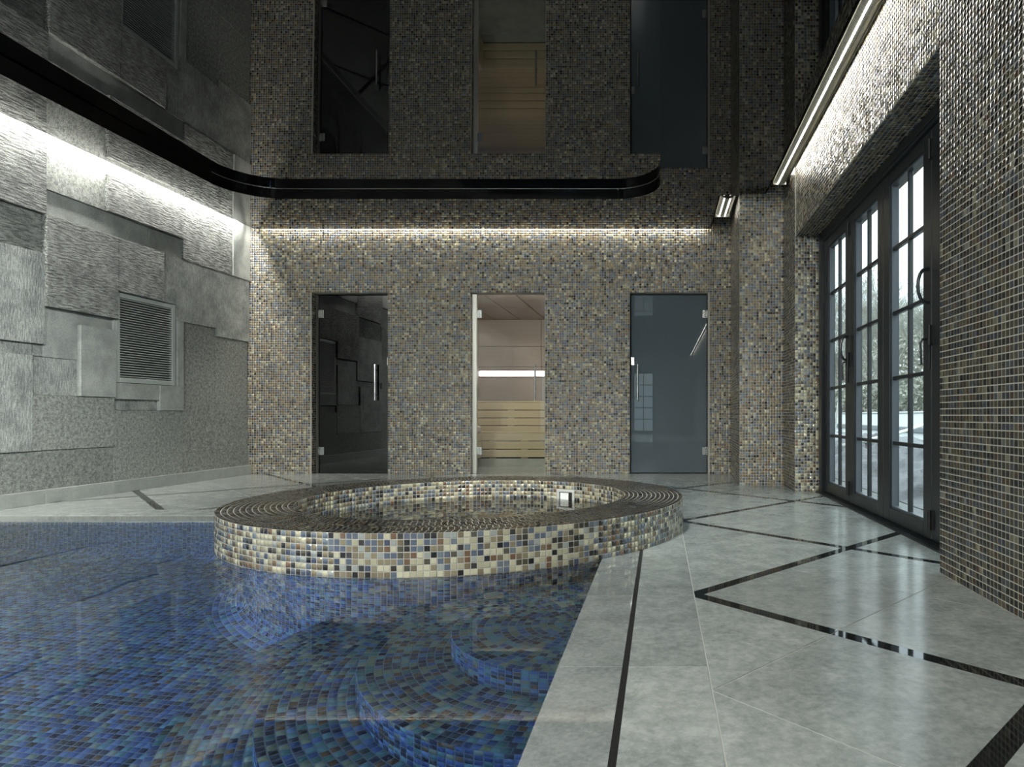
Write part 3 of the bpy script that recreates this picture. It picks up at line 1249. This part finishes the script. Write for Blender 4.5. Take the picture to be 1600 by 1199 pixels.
# ---- sauna behind door 2
SX0, SX1, SYB, SZ = -2.72, -0.95, 9.92, 2.08
bm = BM()
box(bm, SX0 - .06, SX1 + .06, SYB, SYB + .05, -.05, SZ + .08)
box(bm, SX0 - .06, SX0 - .01, YB + .15, SYB, -.05, SZ + .08)
box(bm, SX1 + .01, SX1 + .06, YB + .15, SYB, -.05, SZ + .08)
box(bm, SX0, SX1, YB + .15, SYB, SZ + .03, SZ + .08)
box(bm, SX0, SX1, YB + .12, SYB, -.05, -.001)
ws = tag(obj('wall_sauna', bm, M_BLACK), kind='structure')
bm = BM()
box(bm, SX0, SX1, YB + .12, SYB, -.001, .0, 0)
obj('sauna_floor_tile', bm, M_FLOOR, ws, origin=(-1.8, 8.2, 0))
seams = [SX0, -2.48, -2.10, -1.72, -1.34, SX1]
for i in range(len(seams) - 1):
    for (ya, yb_) in ((YB + .15, 8.8), (8.8, SYB)):
        bm = BM()
        box(bm, seams[i] + .007, seams[i + 1] - .007, ya + .006, yb_ - .006, SZ, SZ + .02, .002)
        obj('ceiling_panel', bm, M_WOODP, ws, origin=(seams[i], ya, SZ))
zrows = [0, .45, .85, 1.215, 1.325, 1.37, 1.675, SZ]
for i in range(len(zrows) - 1):
    if i == 3: continue
    for (xa, xb) in ((SX0, -1.777), (-1.777, SX1)):
        bm = BM()
        box(bm, xa + .003, xb - .003, SYB - .02, SYB, zrows[i] + .003, zrows[i + 1] - .003, .002)
        obj('wall_panel', bm, M_WOODP, ws, origin=(xa, SYB, zrows[i]))
for (xa, xb, sx_) in ((SX0 - .01, SX0 + .01, 1), (SX1 - .01, SX1 + .01, 1)):
    for i in range(6):
        za, zb_ = [0, .45, .85, 1.25, 1.675, 1.9, SZ][i:i + 2]
        bm = BM()
        box(bm, xa, xb, YB + .16, SYB - .02, za + .003, zb_ - .003, .002)
        obj('wall_panel', bm, M_WOODP, ws, origin=(xa, 8, za))
sl = empty('sauna_light_strip', (-1.8, SYB - .05, 1.268), 'long white light strip glowing on the sauna back wall', 'light')
bm = BM()
box(bm, SX0 + .02, SX1 - .02, SYB - .05, SYB - .018, 1.232, 1.308, .003)
obj('diffuser', bm, M_LED_SAUNA, sl)
bm = BM()
box(bm, SX0 + .02, SX1 - .02, SYB - .035, SYB - .0, 1.310, 1.320)
box(bm, SX0 + .02, SX1 - .02, SYB - .035, SYB - .0, 1.220, 1.230)
obj('housing', bm, M_WOODP, sl)
area('sauna_fill', (-1.8, 7.56, 2.05), (R(35), 0, 0), 1.4, 0.06, 14, (1, 0.95, 0.9))  # added lamp hidden behind the door head to brighten the sauna


def bench(name, y_front, y_back, z_top, label, posts):
    e = empty(name, (-1.8, y_front, 0 if z_top < .6 else .44), label, 'bench', 'sauna benches')
    for i in range(4 if z_top > .6 else 3):
        bm = BM()
        zt = z_top - .02 - i * .1035
        box(bm, SX0 + .02, SX1 - .02, y_front, y_front + .018, zt - .095, zt, .003)
        obj('front_slat', bm, M_WOOD, e, origin=(-1.8, y_front, zt))
    yy_ = y_front
    while yy_ < y_back - .05:
        bm = BM()
        box(bm, SX0 + .02, SX1 - .02, yy_, min(yy_ + .11, y_back), z_top - .018, z_top, .003)
        obj('seat_slat', bm, M_WOOD, e, origin=(-1.8, yy_, z_top))
        yy_ += .12
    for xp in posts:
        bm = BM()
        box(bm, xp - .04, xp + .04, y_front + .018, y_front + .05, 0.02 if z_top < .6 else .36, z_top - .02)
        obj('post', bm, M_WOOD, e)
    bm = BM()
    box(bm, SX0 + .03, SX1 - .03, y_front + .06, y_front + .07, .02 if z_top < .6 else .40, z_top - .03)
    obj('back_board', bm, M_BLACK, e)
    return e


bench('sauna_bench', 8.85, 9.85, .835, 'upper slatted wooden sauna bench below the light strip', [-2.5, -2.0, -1.45])
b2 = bench('sauna_bench', 8.36, 8.84, .44, 'lower slatted wooden sauna bench behind the clear glass door', [-2.12, -1.72, -1.3])
bm = BM()
box(bm, SX0 + .02, SX1 - .02, 8.37, 8.40, .0, .10)
obj('plinth', bm, M_SBASE, b2)
# short side bench on the left
e = empty('sauna_bench', (-2.4, 7.8, 0), 'short side bench with rounded pale cushion at left inside the sauna', 'bench', 'sauna benches')
for i in range(3):
    bm = BM()
    zt = .42 - i * .1035
    box(bm, -2.262, -2.246, 7.55, 8.34, zt - .095, zt, .003)
    obj('front_slat', bm, M_WOOD, e)
bm = BM()
box(bm, -2.68, -2.26, 7.55, 8.34, .40, .42, .003)
obj('seat', bm, M_WOOD, e)
bm = BM()
box(bm, -2.68, -2.235, 7.62, 8.30, .421, .52, .0)
bmesh.ops.bevel(bm, geom=bm.edges[:], offset=.04, segments=4, affect='EDGES', profile=.6)
obj('cushion', bm, simple('pale_towelling', (.55, .50, .48), .9), e, smooth=True)

# ================================================================== GLAZED FOLDING DOORS
GX = 1.36
bm = BM()
box(bm, 1.336, 1.44, 5.485, 5.58, 0, 2.158, .002)
box(bm, 1.336, 1.44, 2.60, 5.485, 2.105, 2.158, .002)
box(bm, 1.345, 1.37, 2.60, 5.485, 2.085, 2.105, .001)
frame = obj('trim_1', bm, M_FRAME)
tag(frame, kind='structure')
bm = BM()
box(bm, 1.305, 1.46, 2.60, 5.58, -.02, .006, .002)
box(bm, 1.318, 1.330, 2.60, 5.58, .006, .011)
box(bm, 1.345, 1.43, 2.60, 5.50, .006, .016)
obj('threshold', bm, M_FRAME, frame)
leaf_labels = ['glazed dark metal door leaf at the far end of the row', 'second glazed dark metal door leaf from the far end',
               'third glazed dark metal door leaf from the far end with hook handle', 'nearest glazed dark metal door leaf partly hidden by the tiled wall']
LY = [5.48, 4.76, 4.04, 3.32, 2.60]
for i in range(4):
    y1_, y0_ = LY[i] - .003, LY[i + 1] + .003
    e = empty('door_%d' % (4 + i), (GX, (y0_ + y1_) / 2, .016), leaf_labels[i], kind='structure')
    st = .105
    z0_, z1_ = .018, 2.083
    g0, g1 = y0_ + st, y1_ - st
    zg0, zg1 = .098, 2.015
    for (a_, b_) in ((y0_, g0), (g1, y1_)):
        bm = BM()
        box(bm, GX, GX + .06, a_, b_, z0_, z1_, .004)
        obj('stile', bm, M_FRAME, e)
    for (a_, b_) in ((z0_, zg0), (zg1, z1_)):
        bm = BM()
        box(bm, GX + .001, GX + .059, g0, g1, a_, b_, .003)
        obj('rail', bm, M_FRAME, e)
    # glazing bead
    bm = BM()
    for (a_, b_) in ((g0, g0 + .012), (g1 - .012, g1)):
        box(bm, GX + .012, GX + .05, a_, b_, zg0, zg1)
    for (a_, b_) in ((zg0, zg0 + .012), (zg1 - .012, zg1)):
        box(bm, GX + .0125, GX + .0495, g0 + .012, g1 - .012, a_, b_)
    obj('glazing_bead', bm, simple('grey_bead_%d' % i, (0.06, 0.07, 0.08), .35), e)
    gm = (g0 + g1) / 2
    bm = BM()
    box(bm, GX + .018, GX + .044, gm - .010, gm + .010, zg0 + .01, zg1 - .01, .003)
    obj('glazing_bar', bm, M_FRAME, e)
    dz = (zg1 - zg0) / 5
    for k in range(1, 5):
        bm = BM()
        z = zg0 + dz * k
        box(bm, GX + .017, GX + .045, g0 + .01, g1 - .01, z - .011, z + .011, .003)
        obj('glazing_bar', bm, M_FRAME, e)
    for k in range(5):
        for (a_, b_) in ((g0, gm), (gm, g1)):
            bm = BM()
            box(bm, GX + .028, GX + .034, a_ + .008, b_ - .008, zg0 + dz * k + .008, zg0 + dz * (k + 1) - .008)
            obj('pane', bm, M_GLASS, e)
    if i in (1, 3):     # hinges at the folding joints, near seam of leaf 1/2 and 3/4
        for z in (.12, 1.05, 1.98):
            bm = BM()
            tube(bm, [(GX - .012, y1_ + .003, z - .05), (GX - .012, y1_ + .003, z + .05)], .009, 8)
            box(bm, GX - .006, GX + .001, y1_ - .03, y1_ + .0, z - .045, z + .045)
            obj('hinge', bm, M_BLACK, e)
        # D-shaped pull
        zc_ = 1.30 if i == 3 else 1.13
        bm = BM()
        pts = [(GX - .002, y1_ + .03 , zc_ + .085)]
        for t in range(9):
            an = R(90 - 22.5 * t)
            pts.append((GX - .018 - .040 * math.cos(an), y1_ + .03, zc_ + .085 * math.sin(an)))
        pts.append((GX - .002, y1_ + .03, zc_ - .085))
        tube(bm, pts, .009, 8)
        obj('pull_handle', bm, M_FRAME, e)
        bm = BM()
        zl = .98
        box(bm, GX - .008, GX + .0, y1_ + .015, y1_ + .045, zl - .10, zl + .10, .003)
        tube(bm, [(GX, y1_ + .03, zl + .05), (GX - .035, y1_ + .03, zl + .05), (GX - .045, y1_ + .03, zl + .03), (GX - .04, y1_ + .03, zl - .08)], .006, 8)
        obj('lever_handle', bm, M_FRAME, e)

# ================================================================== GRILLE
gy0, gy1 = YG0, YG1
gz0, gz1 = z_gb, z_gt
e = empty('air_grille', (XL + .03, (gy0 + gy1) / 2, gz0), 'grey square louvred air grille set in the stone wall', 'air vent')
XG = XL + .035
bm = BM()
fw = .045
box(bm, XL + .001, XG, gy0 + .004, gy0 + fw, gz0 + .004, gz1 - .004, .003)
box(bm, XL + .001, XG, gy1 - fw, gy1 - .004, gz0 + .004, gz1 - .004, .003)
box(bm, XL + .001, XG, gy0 + fw, gy1 - fw, gz0 + .004, gz0 + fw, .003)
box(bm, XL + .001, XG, gy0 + fw, gy1 - fw, gz1 - fw, gz1 - .004, .003)
obj('frame', bm, M_GRILLE, e)
bm = BM()
box(bm, XL + .0005, XL + .004, gy0 + fw, gy1 - fw, gz0 + fw, gz1 - fw)
obj('dark_backing', bm, M_BLACK, e)
ns = 32
for i in range(ns):
    z = gz0 + fw + (gz1 - gz0 - 2 * fw) * (i + .5) / ns
    bm = BM()
    a_ = [(XG - .003, z + .0005), (XG - .0045, z + .0065), (XL + .008, z - .001), (XL + .0095, z - .006)]
    v0 = [bm.verts.new((p[0], gy0 + fw - .002, p[1])) for p in a_]
    v1 = [bm.verts.new((p[0], gy1 - fw + .002, p[1])) for p in a_]
    bm.faces.new(v0[::-1]); bm.faces.new(v1)
    for k in range(4):
        bm.faces.new((v0[k], v0[(k + 1) % 4], v1[(k + 1) % 4], v1[k]))
    obj('louvre', bm, M_GRILLE, e)

# ================================================================== POOL
def below_cope(C):
    return C[:, 0] > PX1 - .005


def in_shaft(C):
    return (C[:, 0] - TX) ** 2 + (C[:, 1] - TY) ** 2 < TRS ** 2


def not_in_pool(C):
    return (C[:, 0] > PX1 - .002) | (C[:, 1] > PY1) | (C[:, 0] < PX0)


pool = empty('swimming_pool', ((PX0 + PX1) / 2, (PY0 + PY1) / 2, ZP), 'swimming pool lined with iridescent glass mosaic, blue underwater light put into its colours', 'pool')
bm = BM()
box(bm, PX0 - .1, PX1 + .1, PY0 - .1, PY1 + .1, ZP - .1, ZP - .001)
box(bm, PX0 - .1, PX0 - .001, PY0 - .1, PY1 + .1, ZP, -.021)
box(bm, PX1 + .001, PX1 + .1, PY0 - .1, 3.17, ZP, -.021)
box(bm, PX0, PX1, PY0 - .1, PY0, ZP, -.021)
box(bm, PX0, -2.21, PY1 + .001, PY1 + .1, ZP, -.021)
obj('basin', bm, M_GROUTD, pool)
rng = np.random.default_rng(21)
T = Tiles()
T.pal = PAL_POOL
CV = 0.16      # radius of the coved base
n_c = 9
plane_tiles(T, rng, (PX0, 0.6, ZP), (1, 0, 0), (0, 1, 0), (0, 0, 1), PX1 - PX0, PY1 - CV - 0.6, W_POOL,
            skip=lambda C: ((C[:, 0] - TX) ** 2 + (C[:, 1] - TY) ** 2 < (TRS + CV) ** 2) |
            ((C[:, 0] - SX) ** 2 + (C[:, 1] - SY) ** 2 < 1.20 ** 2))
plane_tiles(T, rng, (PX0, PY1, ZP + CV), (1, 0, 0), (0, 0, 1), (0, -1, 0), PX1 - PX0, -ZP - CV - .022, W_POOL, skip=in_shaft)
plane_tiles(T, rng, (PX0, 0.6, ZP), (0, 1, 0), (0, 0, 1), (1, 0, 0), PY1 - 0.6, -ZP - .022, W_POOL)
for i in range(n_c):       # cove along the far wall
    t = (i + .5) / n_c * math.pi / 2
    n_ = np.array([0, -math.cos(t), math.sin(t)])
    c_ = np.array([0, PY1 - CV + CV * math.cos(t), ZP + CV - CV * math.sin(t)])
    vdir = np.array([0, math.sin(t), math.cos(t)])
    hh = CV * math.pi / 2 / n_c
    plane_tiles(T, rng, (PX0, c_[1] - vdir[1] * hh / 2, c_[2] - vdir[2] * hh / 2), (1, 0, 0), tuple(vdir), tuple(n_), PX1 - PX0, hh, W_POOL, skip=in_shaft, pv=hh)
emit_tiles(T, pool, M_POOLTILE, rng, n_single=300, visible=lambda C, px, py: (C[:, 2] < ZP + .01) & (C[:, 0] < -1.6) & (C[:, 1] > 1.9))
bm = BM()
prof = [(PY1 - CV + (CV + .0012) * math.cos(R(a_)), ZP + CV - (CV + .0012) * math.sin(R(a_))) for a_ in range(0, 91, 9)]
va = [bm.verts.new((PX0, p[0], p[1])) for p in prof]
vb = [bm.verts.new((-2.15, p[0], p[1])) for p in prof]
for i in range(len(prof) - 1):
    bm.faces.new((va[i], vb[i], vb[i + 1], va[i + 1]))
obj('cove', bm, M_GROUTD, pool, smooth=True)

# water of the pool (sheet with the tub cut out)
bm = BM()
for pc in minus_circle([(PX0, PY0), (PX1 - .004, PY0), (PX1 - .004, PY1), (PX0, PY1)], TX, TY, TR - .004, 96):
    bm.faces.new([bm.verts.new((p[0], p[1], ZW)) for p in pc])
bmesh.ops.remove_doubles(bm, verts=bm.verts, dist=0.0003)
me = bpy.data.meshes.new('pool_water')
for f in bm.faces:
    if f.normal.z < 0: f.normal_flip()
bm.normal_update()
for f in bm.faces:
    if f.normal.z < 0: f.normal_flip()
bm.to_mesh(me); bm.free()
tag(link_mesh('pool_water', me, M_WATER), 'still clear blue water filling the swimming pool', 'water')

# round steps
step_def = [(0.41, -0.175, -0.345), (0.685, -0.345, -0.515), (0.94, -0.515, -0.685), (1.20, -0.685, ZP)]
step_lab = ['smallest and highest round mosaic step against the coping', 'second round mosaic step below the highest one',
            'third round mosaic step, wide and deep in the water', 'lowest round mosaic step at the bottom edge of the picture']
prev_r = 0.0
for i, (r_, zt, zbm) in enumerate(step_def):
    e = empty('pool_step', (SX, SY, zbm), step_lab[i], 'pool step', 'round pool steps')
    bm = BM()
    pts = []
    lim = math.acos(max(-1, min(1, (PX1 - .002 - SX) / r_)))
    for k in range(73):
        t = lim + (2 * math.pi - 2 * lim) * k / 72
        pts.append((SX + (r_ - .001) * math.cos(t), SY + (r_ - .001) * math.sin(t)))
    prism(bm, pts, zbm - (.02 if i < 3 else 0), zt - .001)
    obj('core', bm, M_GROUTD, e)
    rng = np.random.default_rng(30 + i)
    T = Tiles()
    T.pal = PAL_POOL
    sk = lambda C: not_in_pool(C) | in_shaft(C)
    # tread rings
    nr = max(1, round((r_ - max(0.0, prev_r - .012)) / P)) if i else round(r_ / P)
    r_in = prev_r - .0 if i else 0.0
    pr = (r_ - r_in) / nr
    for q in range(nr):
        rr_ = r_in + (q + .5) * pr
        if rr_ < .02: continue
        ring_tiles(T, rng, SX, SY, rr_, zt, W_STEP, flat=pr, skip=sk)
    nrow = max(1, round((zt - zbm) / P))
    pz = (zt - zbm) / nrow
    for q in range(nrow):
        ring_tiles(T, rng, SX, SY, r_, zbm + (q + .5) * pz, W_POOL if q < nrow - 1 else W_POOL, dz=pz, skip=sk)
    emit_tiles(T, e, M_POOLTILE, rng, n_single=300, tilt=.03)
    prev_r = r_

# ================================================================== TUB
tub = empty('round_whirlpool_tub', (TX, TY, 0), 'raised round whirlpool tub clad in metallic glass mosaic', 'tub')
bm = BM()
lathe(bm, TX, TY, [(TRI + .001, ZR - .001), (TR - .001, ZR - .001), (TR - .001, -0.03), (TRS - .001, -0.03), (TRS - .001, ZP),
                   (TRS - .03, ZP), (TRI + .001, -.46), (TRI + .001, ZR - .001)], 120)
obj('shell', bm, M_GROUT, tub, smooth=False)
bm = BM()
lathe(bm, TX, TY, [(0.001, -.451), (TRI + .002, -.451)], 64)
obj('tub_floor', bm, M_GROUT, tub)
rng = np.random.default_rng(40)
T = Tiles()
nrow = 8
pz = (ZR + .03) / nrow
for q in range(nrow):
    ring_tiles(T, rng, TX, TY, TR, -.03 + (q + .5) * pz, W_WALL, dz=pz)
nr = 13
pr = (TR - TRI) / nr
T2 = Tiles()
for q in range(nr):
    ring_tiles(T2, rng, TX, TY, TRI + (q + .5) * pr, ZR, W_DARK, flat=pr)
emit_tiles(T2, tub, M_TILE_RIM, rng, tilt=.012, name='rim_mosaic')
SKA = math.atan2(0.775, 0.447)


def at_skimmer(C):
    a_ = np.arctan2(C[:, 1] - TY, C[:, 0] - TX)
    return (np.abs(a_ - SKA) < 0.085) & (C[:, 2] < 0.125) & (C[:, 2] > -.06)


nrow = 24
pz = (ZR + .45) / nrow
for q in range(nrow):
    ring_tiles(T, rng, TX, TY, TRI, -.45 + (q + .5) * pz, W_WALL, dz=pz, outward=-1, skip=at_skimmer)
for q in range(34):
    ring_tiles(T, rng, TX, TY, (q + .7) * P, -.45, W_WALL, flat=P)
emit_tiles(T, tub, M_TILE, rng, n_single=300, tilt=.016,
           visible=lambda C, px, py: (np.hypot(C[:, 0] - TX, C[:, 1] - TY) > TR - .01) & (C[:, 2] < ZR - .005) & (C[:, 2] > 0))
T = Tiles()
T.pal = PAL_POOL
zs_top = -.03
nrow = round((zs_top - (ZP + CV)) / P)
pz = (zs_top - (ZP + CV)) / nrow
outside = lambda C: (C[:, 0] > PX1 - .002) | (C[:, 1] > PY1)
for q in range(nrow):
    ring_tiles(T, rng, TX, TY, TRS, ZP + CV + (q + .5) * pz, W_POOL, dz=pz, skip=outside)
for i in range(n_c):
    t = (i + .5) / n_c * math.pi / 2
    rr_ = TRS + CV - CV * math.cos(t)
    zz = ZP + CV - CV * math.sin(t)
    ring_tiles(T, rng, TX, TY, rr_, zz, W_POOL, tiltdir=t, sr=CV * math.pi / 2 / n_c, skip=outside)
o = emit_tiles(T, tub, M_POOLTILE, rng, n_single=0, tilt=.016, name='shaft_mosaic')
bm = BM()
lathe(bm, TX, TY, [(TRS + CV - (CV + .0012) * math.cos(R(a_)), ZP + CV - (CV + .0012) * math.sin(R(a_))) for a_ in range(0, 91, 9)], 96)
obj('base_cove', bm, M_GROUTD, tub, smooth=True)
# skimmer opening in the inner wall
ca, sa = math.cos(SKA), math.sin(SKA)


def sk_box(bm, t0, t1, r0, r1, z0, z1, bev=0.0):
    b0 = BM()
    box(b0, t0, t1, r0, r1, z0, z1, bev)
    for v in b0.verts:
        t_, r__, z_ = v.co
        v.co = (TX + r__ * ca + t_ * sa, TY + r__ * sa - t_ * ca, z_)
    me_ = bpy.data.meshes.new('tmp')
    b0.to_mesh(me_); b0.free()
    bm.from_mesh(me_)
    bpy.data.meshes.remove(me_)


bm = BM()
sk_box(bm, -.075, -.058, TRI - .012, TRI + .01, -.04, .12, .002)
sk_box(bm, .058, .075, TRI - .012, TRI + .01, -.04, .12, .002)
sk_box(bm, -.058, .058, TRI - .012, TRI + .01, .105, .12, .002)
sk_box(bm, -.058, .058, TRI - .012, TRI + .01, -.04, -.025, .002)
sf = obj('skimmer_frame', bm, simple('grey_plastic', (.45, .46, .44), .4), tub)
bm = BM()
sk_box(bm, -.058, .058, TRI - .002, TRI + .002, -.025, .105)
obj('skimmer_mouth', bm, M_BLACK, sf)
bm = BM()
sk_box(bm, -.05, .022, TRI - .006, TRI - .003, -.02, .1, .001)
obj('skimmer_flap', bm, M_WHITEPLASTIC, sf)
# tub water
bm = BM()
cv = [bm.verts.new((TX + (TRI - .001) * math.cos(2 * math.pi * k / 96), TY + (TRI - .001) * math.sin(2 * math.pi * k / 96), .052)) for k in range(96)]
bm.faces.new(cv)
me = bpy.data.meshes.new('tub_water')
bm.to_mesh(me); bm.free()
tag(link_mesh('tub_water', me, M_TUBWATER), 'still clear water inside the round tub', 'water')

# ================================================================== OUTSIDE
bm = BM()
box(bm, 1.5, 60, -20, 60, -.2, -.04)
tag(obj('terrace_ground', bm, stone_mat('wet_paving', (.07, .075, .078), (.14, .145, .14), .6, scale=2, fine=20)), kind='structure')
e = empty('garden_wall', (6.3, 16, -.04), 'low white rendered garden wall with grey coping and base band beyond the glazed doors', 'garden wall')
bm = BM()
box(bm, 6.0, 6.3, 4, 40, .36, .70, .01)
box(bm, 6.0, 6.3, 4, 40, -.04, .24, .01)
obj('render', bm, simple('white_render', (.72, .74, .72), .8), e)
bm = BM()
box(bm, 5.95, 6.35, 4, 40, .24, .36, .01)
obj('grey_band', bm, simple('grey_band', (.16, .18, .19), .6), e)
bm = BM()
box(bm, 5.97, 6.33, 4, 40, .70, .74, .01)
obj('wall_cap', bm, simple('cap_stone', (.5, .52, .5), .7), e)


def tarp(name, x0, x1, y0, y1, hgt, seed, m, label):
    rg_ = np.random.default_rng(seed)
    nx, ny = 70, 90
    X, Y = np.meshgrid(np.linspace(x0, x1, nx), np.linspace(y0, y1, ny), indexing='ij')
    Z = np.zeros_like(X)
    for k in range(16):
        f_ = rg_.uniform(1.0, 6.5)
        a_ = rg_.uniform(0, math.pi)
        ph = rg_.uniform(0, 6.28)
        Z += (1 - np.abs(np.sin((X * math.cos(a_) + Y * math.sin(a_)) * f_ + ph + .6 * np.sin(X * 2 + Y * 1.3 + k)))) ** 2 / f_
    Z = Z / Z.max() * hgt
    ed = np.minimum.reduce([X - x0, x1 - X, Y - y0, y1 - Y]) / .35
    Z = Z * np.clip(ed, 0, 1) - .035
    bm = BM()
    v_ = [[bm.verts.new((X[i, j], Y[i, j], Z[i, j])) for j in range(ny)] for i in range(nx)]
    for i in range(nx - 1):
        for j in range(ny - 1):
            bm.faces.new((v_[i][j], v_[i + 1][j], v_[i + 1][j + 1], v_[i][j + 1]))
    o = obj(name, bm, m, None, smooth=True, origin=((x0 + x1) / 2, (y0 + y1) / 2, 0))
    tag(o, label, 'tarpaulin')


tarp('plastic_sheet', 1.9, 4.2, 4.0, 12.5, .42, 5, simple('grey_plastic_sheet', (.045, .05, .056), .42), 'crumpled dark grey plastic sheet lying on the terrace outside the doors')
tarp('plastic_sheet', 4.25, 5.8, 7.0, 20, .30, 8, simple('pale_plastic_sheet', (.12, .13, .135), .5), 'crumpled pale plastic sheet beside the low white garden wall')
# hedge
rg = np.random.default_rng(3)


def leafy(name, x0, x1, y0, y1, z0, z1, n_, size, m, label, cat):
    C = np.stack([rg.uniform(x0, x1, n_), rg.uniform(y0, y1, n_), z0 + (z1 - z0) * rg.random(n_) ** .8], 1)
    d1_ = rg.normal(0, 1, (n_, 3)); d1_ /= np.linalg.norm(d1_, axis=1)[:, None]
    d2_ = np.cross(d1_, rg.normal(0, 1, (n_, 3))); d2_ /= np.linalg.norm(d2_, axis=1)[:, None]
    s_ = size * rg.uniform(.6, 1.4, n_)[:, None]
    V = np.stack([C - d1_ * s_, C + d2_ * s_ * .5, C + d1_ * s_, C - d2_ * s_ * .5], 1).reshape(-1, 3)
    me_ = bpy.data.meshes.new(name)
    me_.from_pydata(V.tolist(), [], (np.arange(n_)[:, None] * 4 + np.arange(4)).tolist())
    o = link_mesh(name, me_, m)
    tag(o, label, cat)
    return o


hd = leafy('hedge', 9.0, 10.4, 8, 46, -.04, 2.0, 20000, .10, simple('hedge_leaf', (.33, .335, .28), .8), 'grey-green hedge running behind the low white wall', 'hedge')


leafy('thicket', 10.6, 13.0, 10, 52, -.04, 4.6, 26000, .11, simple('bare_twigs', (.34, .335, .28), .8), 'thicket of bare pale twigs rising behind the grey-green hedge', 'thicket')


def bare_tree(x, y, h, seed, label):
    rd = random.Random(seed)
    e = empty('bare_tree', (x, y, -.04), label, 'tree', 'bare winter trees')
    bt, bb_ = BM(), BM()

    def grow(p, d, L, r0, lev):
        n_ = 4
        pts = [p]
        q = p.copy()
        dd = d.copy()
        for k in range(n_):
            dd = (dd + Vector((rd.uniform(-.22, .22), rd.uniform(-.22, .22), rd.uniform(-.05, .16)))).normalized()
            q = q + dd * (L / n_)
            pts.append(q.copy())
        tgt = bt if lev == 0 else bb_
        r1 = r0 * .5
        tube(tgt, pts, [r0 + (r1 - r0) * k / n_ for k in range(n_ + 1)], 7 if lev == 0 else (4 if lev < 3 else 3), cap=False)
        if lev >= 5: return
        nb = 6 if lev == 0 else (5 if lev < 3 else 4)
        for k in range(nb):
            i = rd.choice([2, 3, 4]) if lev else rd.choice([2, 3, 3, 4])
            a_ = rd.uniform(0, 6.28)
            side = Vector((math.cos(a_), math.sin(a_), rd.uniform(.1, .9)))
            nd = (dd * .7 + side * .8).normalized()
            grow(pts[i], nd, L * rd.uniform(.55, .78), max(.010, r1 * rd.uniform(.55, .8)), lev + 1)
    grow(Vector((x, y, -.1)), Vector((0, 0, 1)), h * .36, h * .030, 0)
    m = simple('bark_%d' % seed, (.36, .36, .31), .8)
    obj('trunk', bt, m, e, smooth=True)
    obj('branches', bb_, m, e, smooth=True)


bare_tree(9.6, 26.9, 7.8, 1, 'bare tree with a thick pale trunk seen through the third door leaf')
bare_tree(12.6, 40, 9.0, 2, 'bare tree seen through the second door leaf')
bare_tree(11.0, 39, 8.6, 6, 'bare tree seen through the farthest door leaf')
bare_tree(10.0, 21.5, 6.2, 3, 'bare tree partly hidden by the near tiled wall')
bare_tree(6.9, 13.2, 10.5, 9, 'taller bare tree whose thin branches reach over the third leaf')
# white posts and pipes lying on the terrace
for i, (a_, b_, lab) in enumerate((((2.4, 9.4, .0), (2.55, 9.3, 1.1), 'white pole leaning upright seen through the farthest leaf'),
                              ((2.2, 8.4, .42), (3.4, 10.6, .20), 'white pole lying low on the plastic sheet'),
                              ((2.0, 7.4, .30), (3.6, 8.3, .62), 'white pole slanting upward over the plastic sheet'))):
    bm = BM()
    tube(bm, [a_, tuple((Vector(a_) + Vector(b_)) / 2 + Vector((0, 0, -.03))), b_], .02, 8)
    o = obj('white_pole', bm, M_WHITEPLASTIC, None, smooth=True, origin=a_)
    tag(o, lab, 'pole')
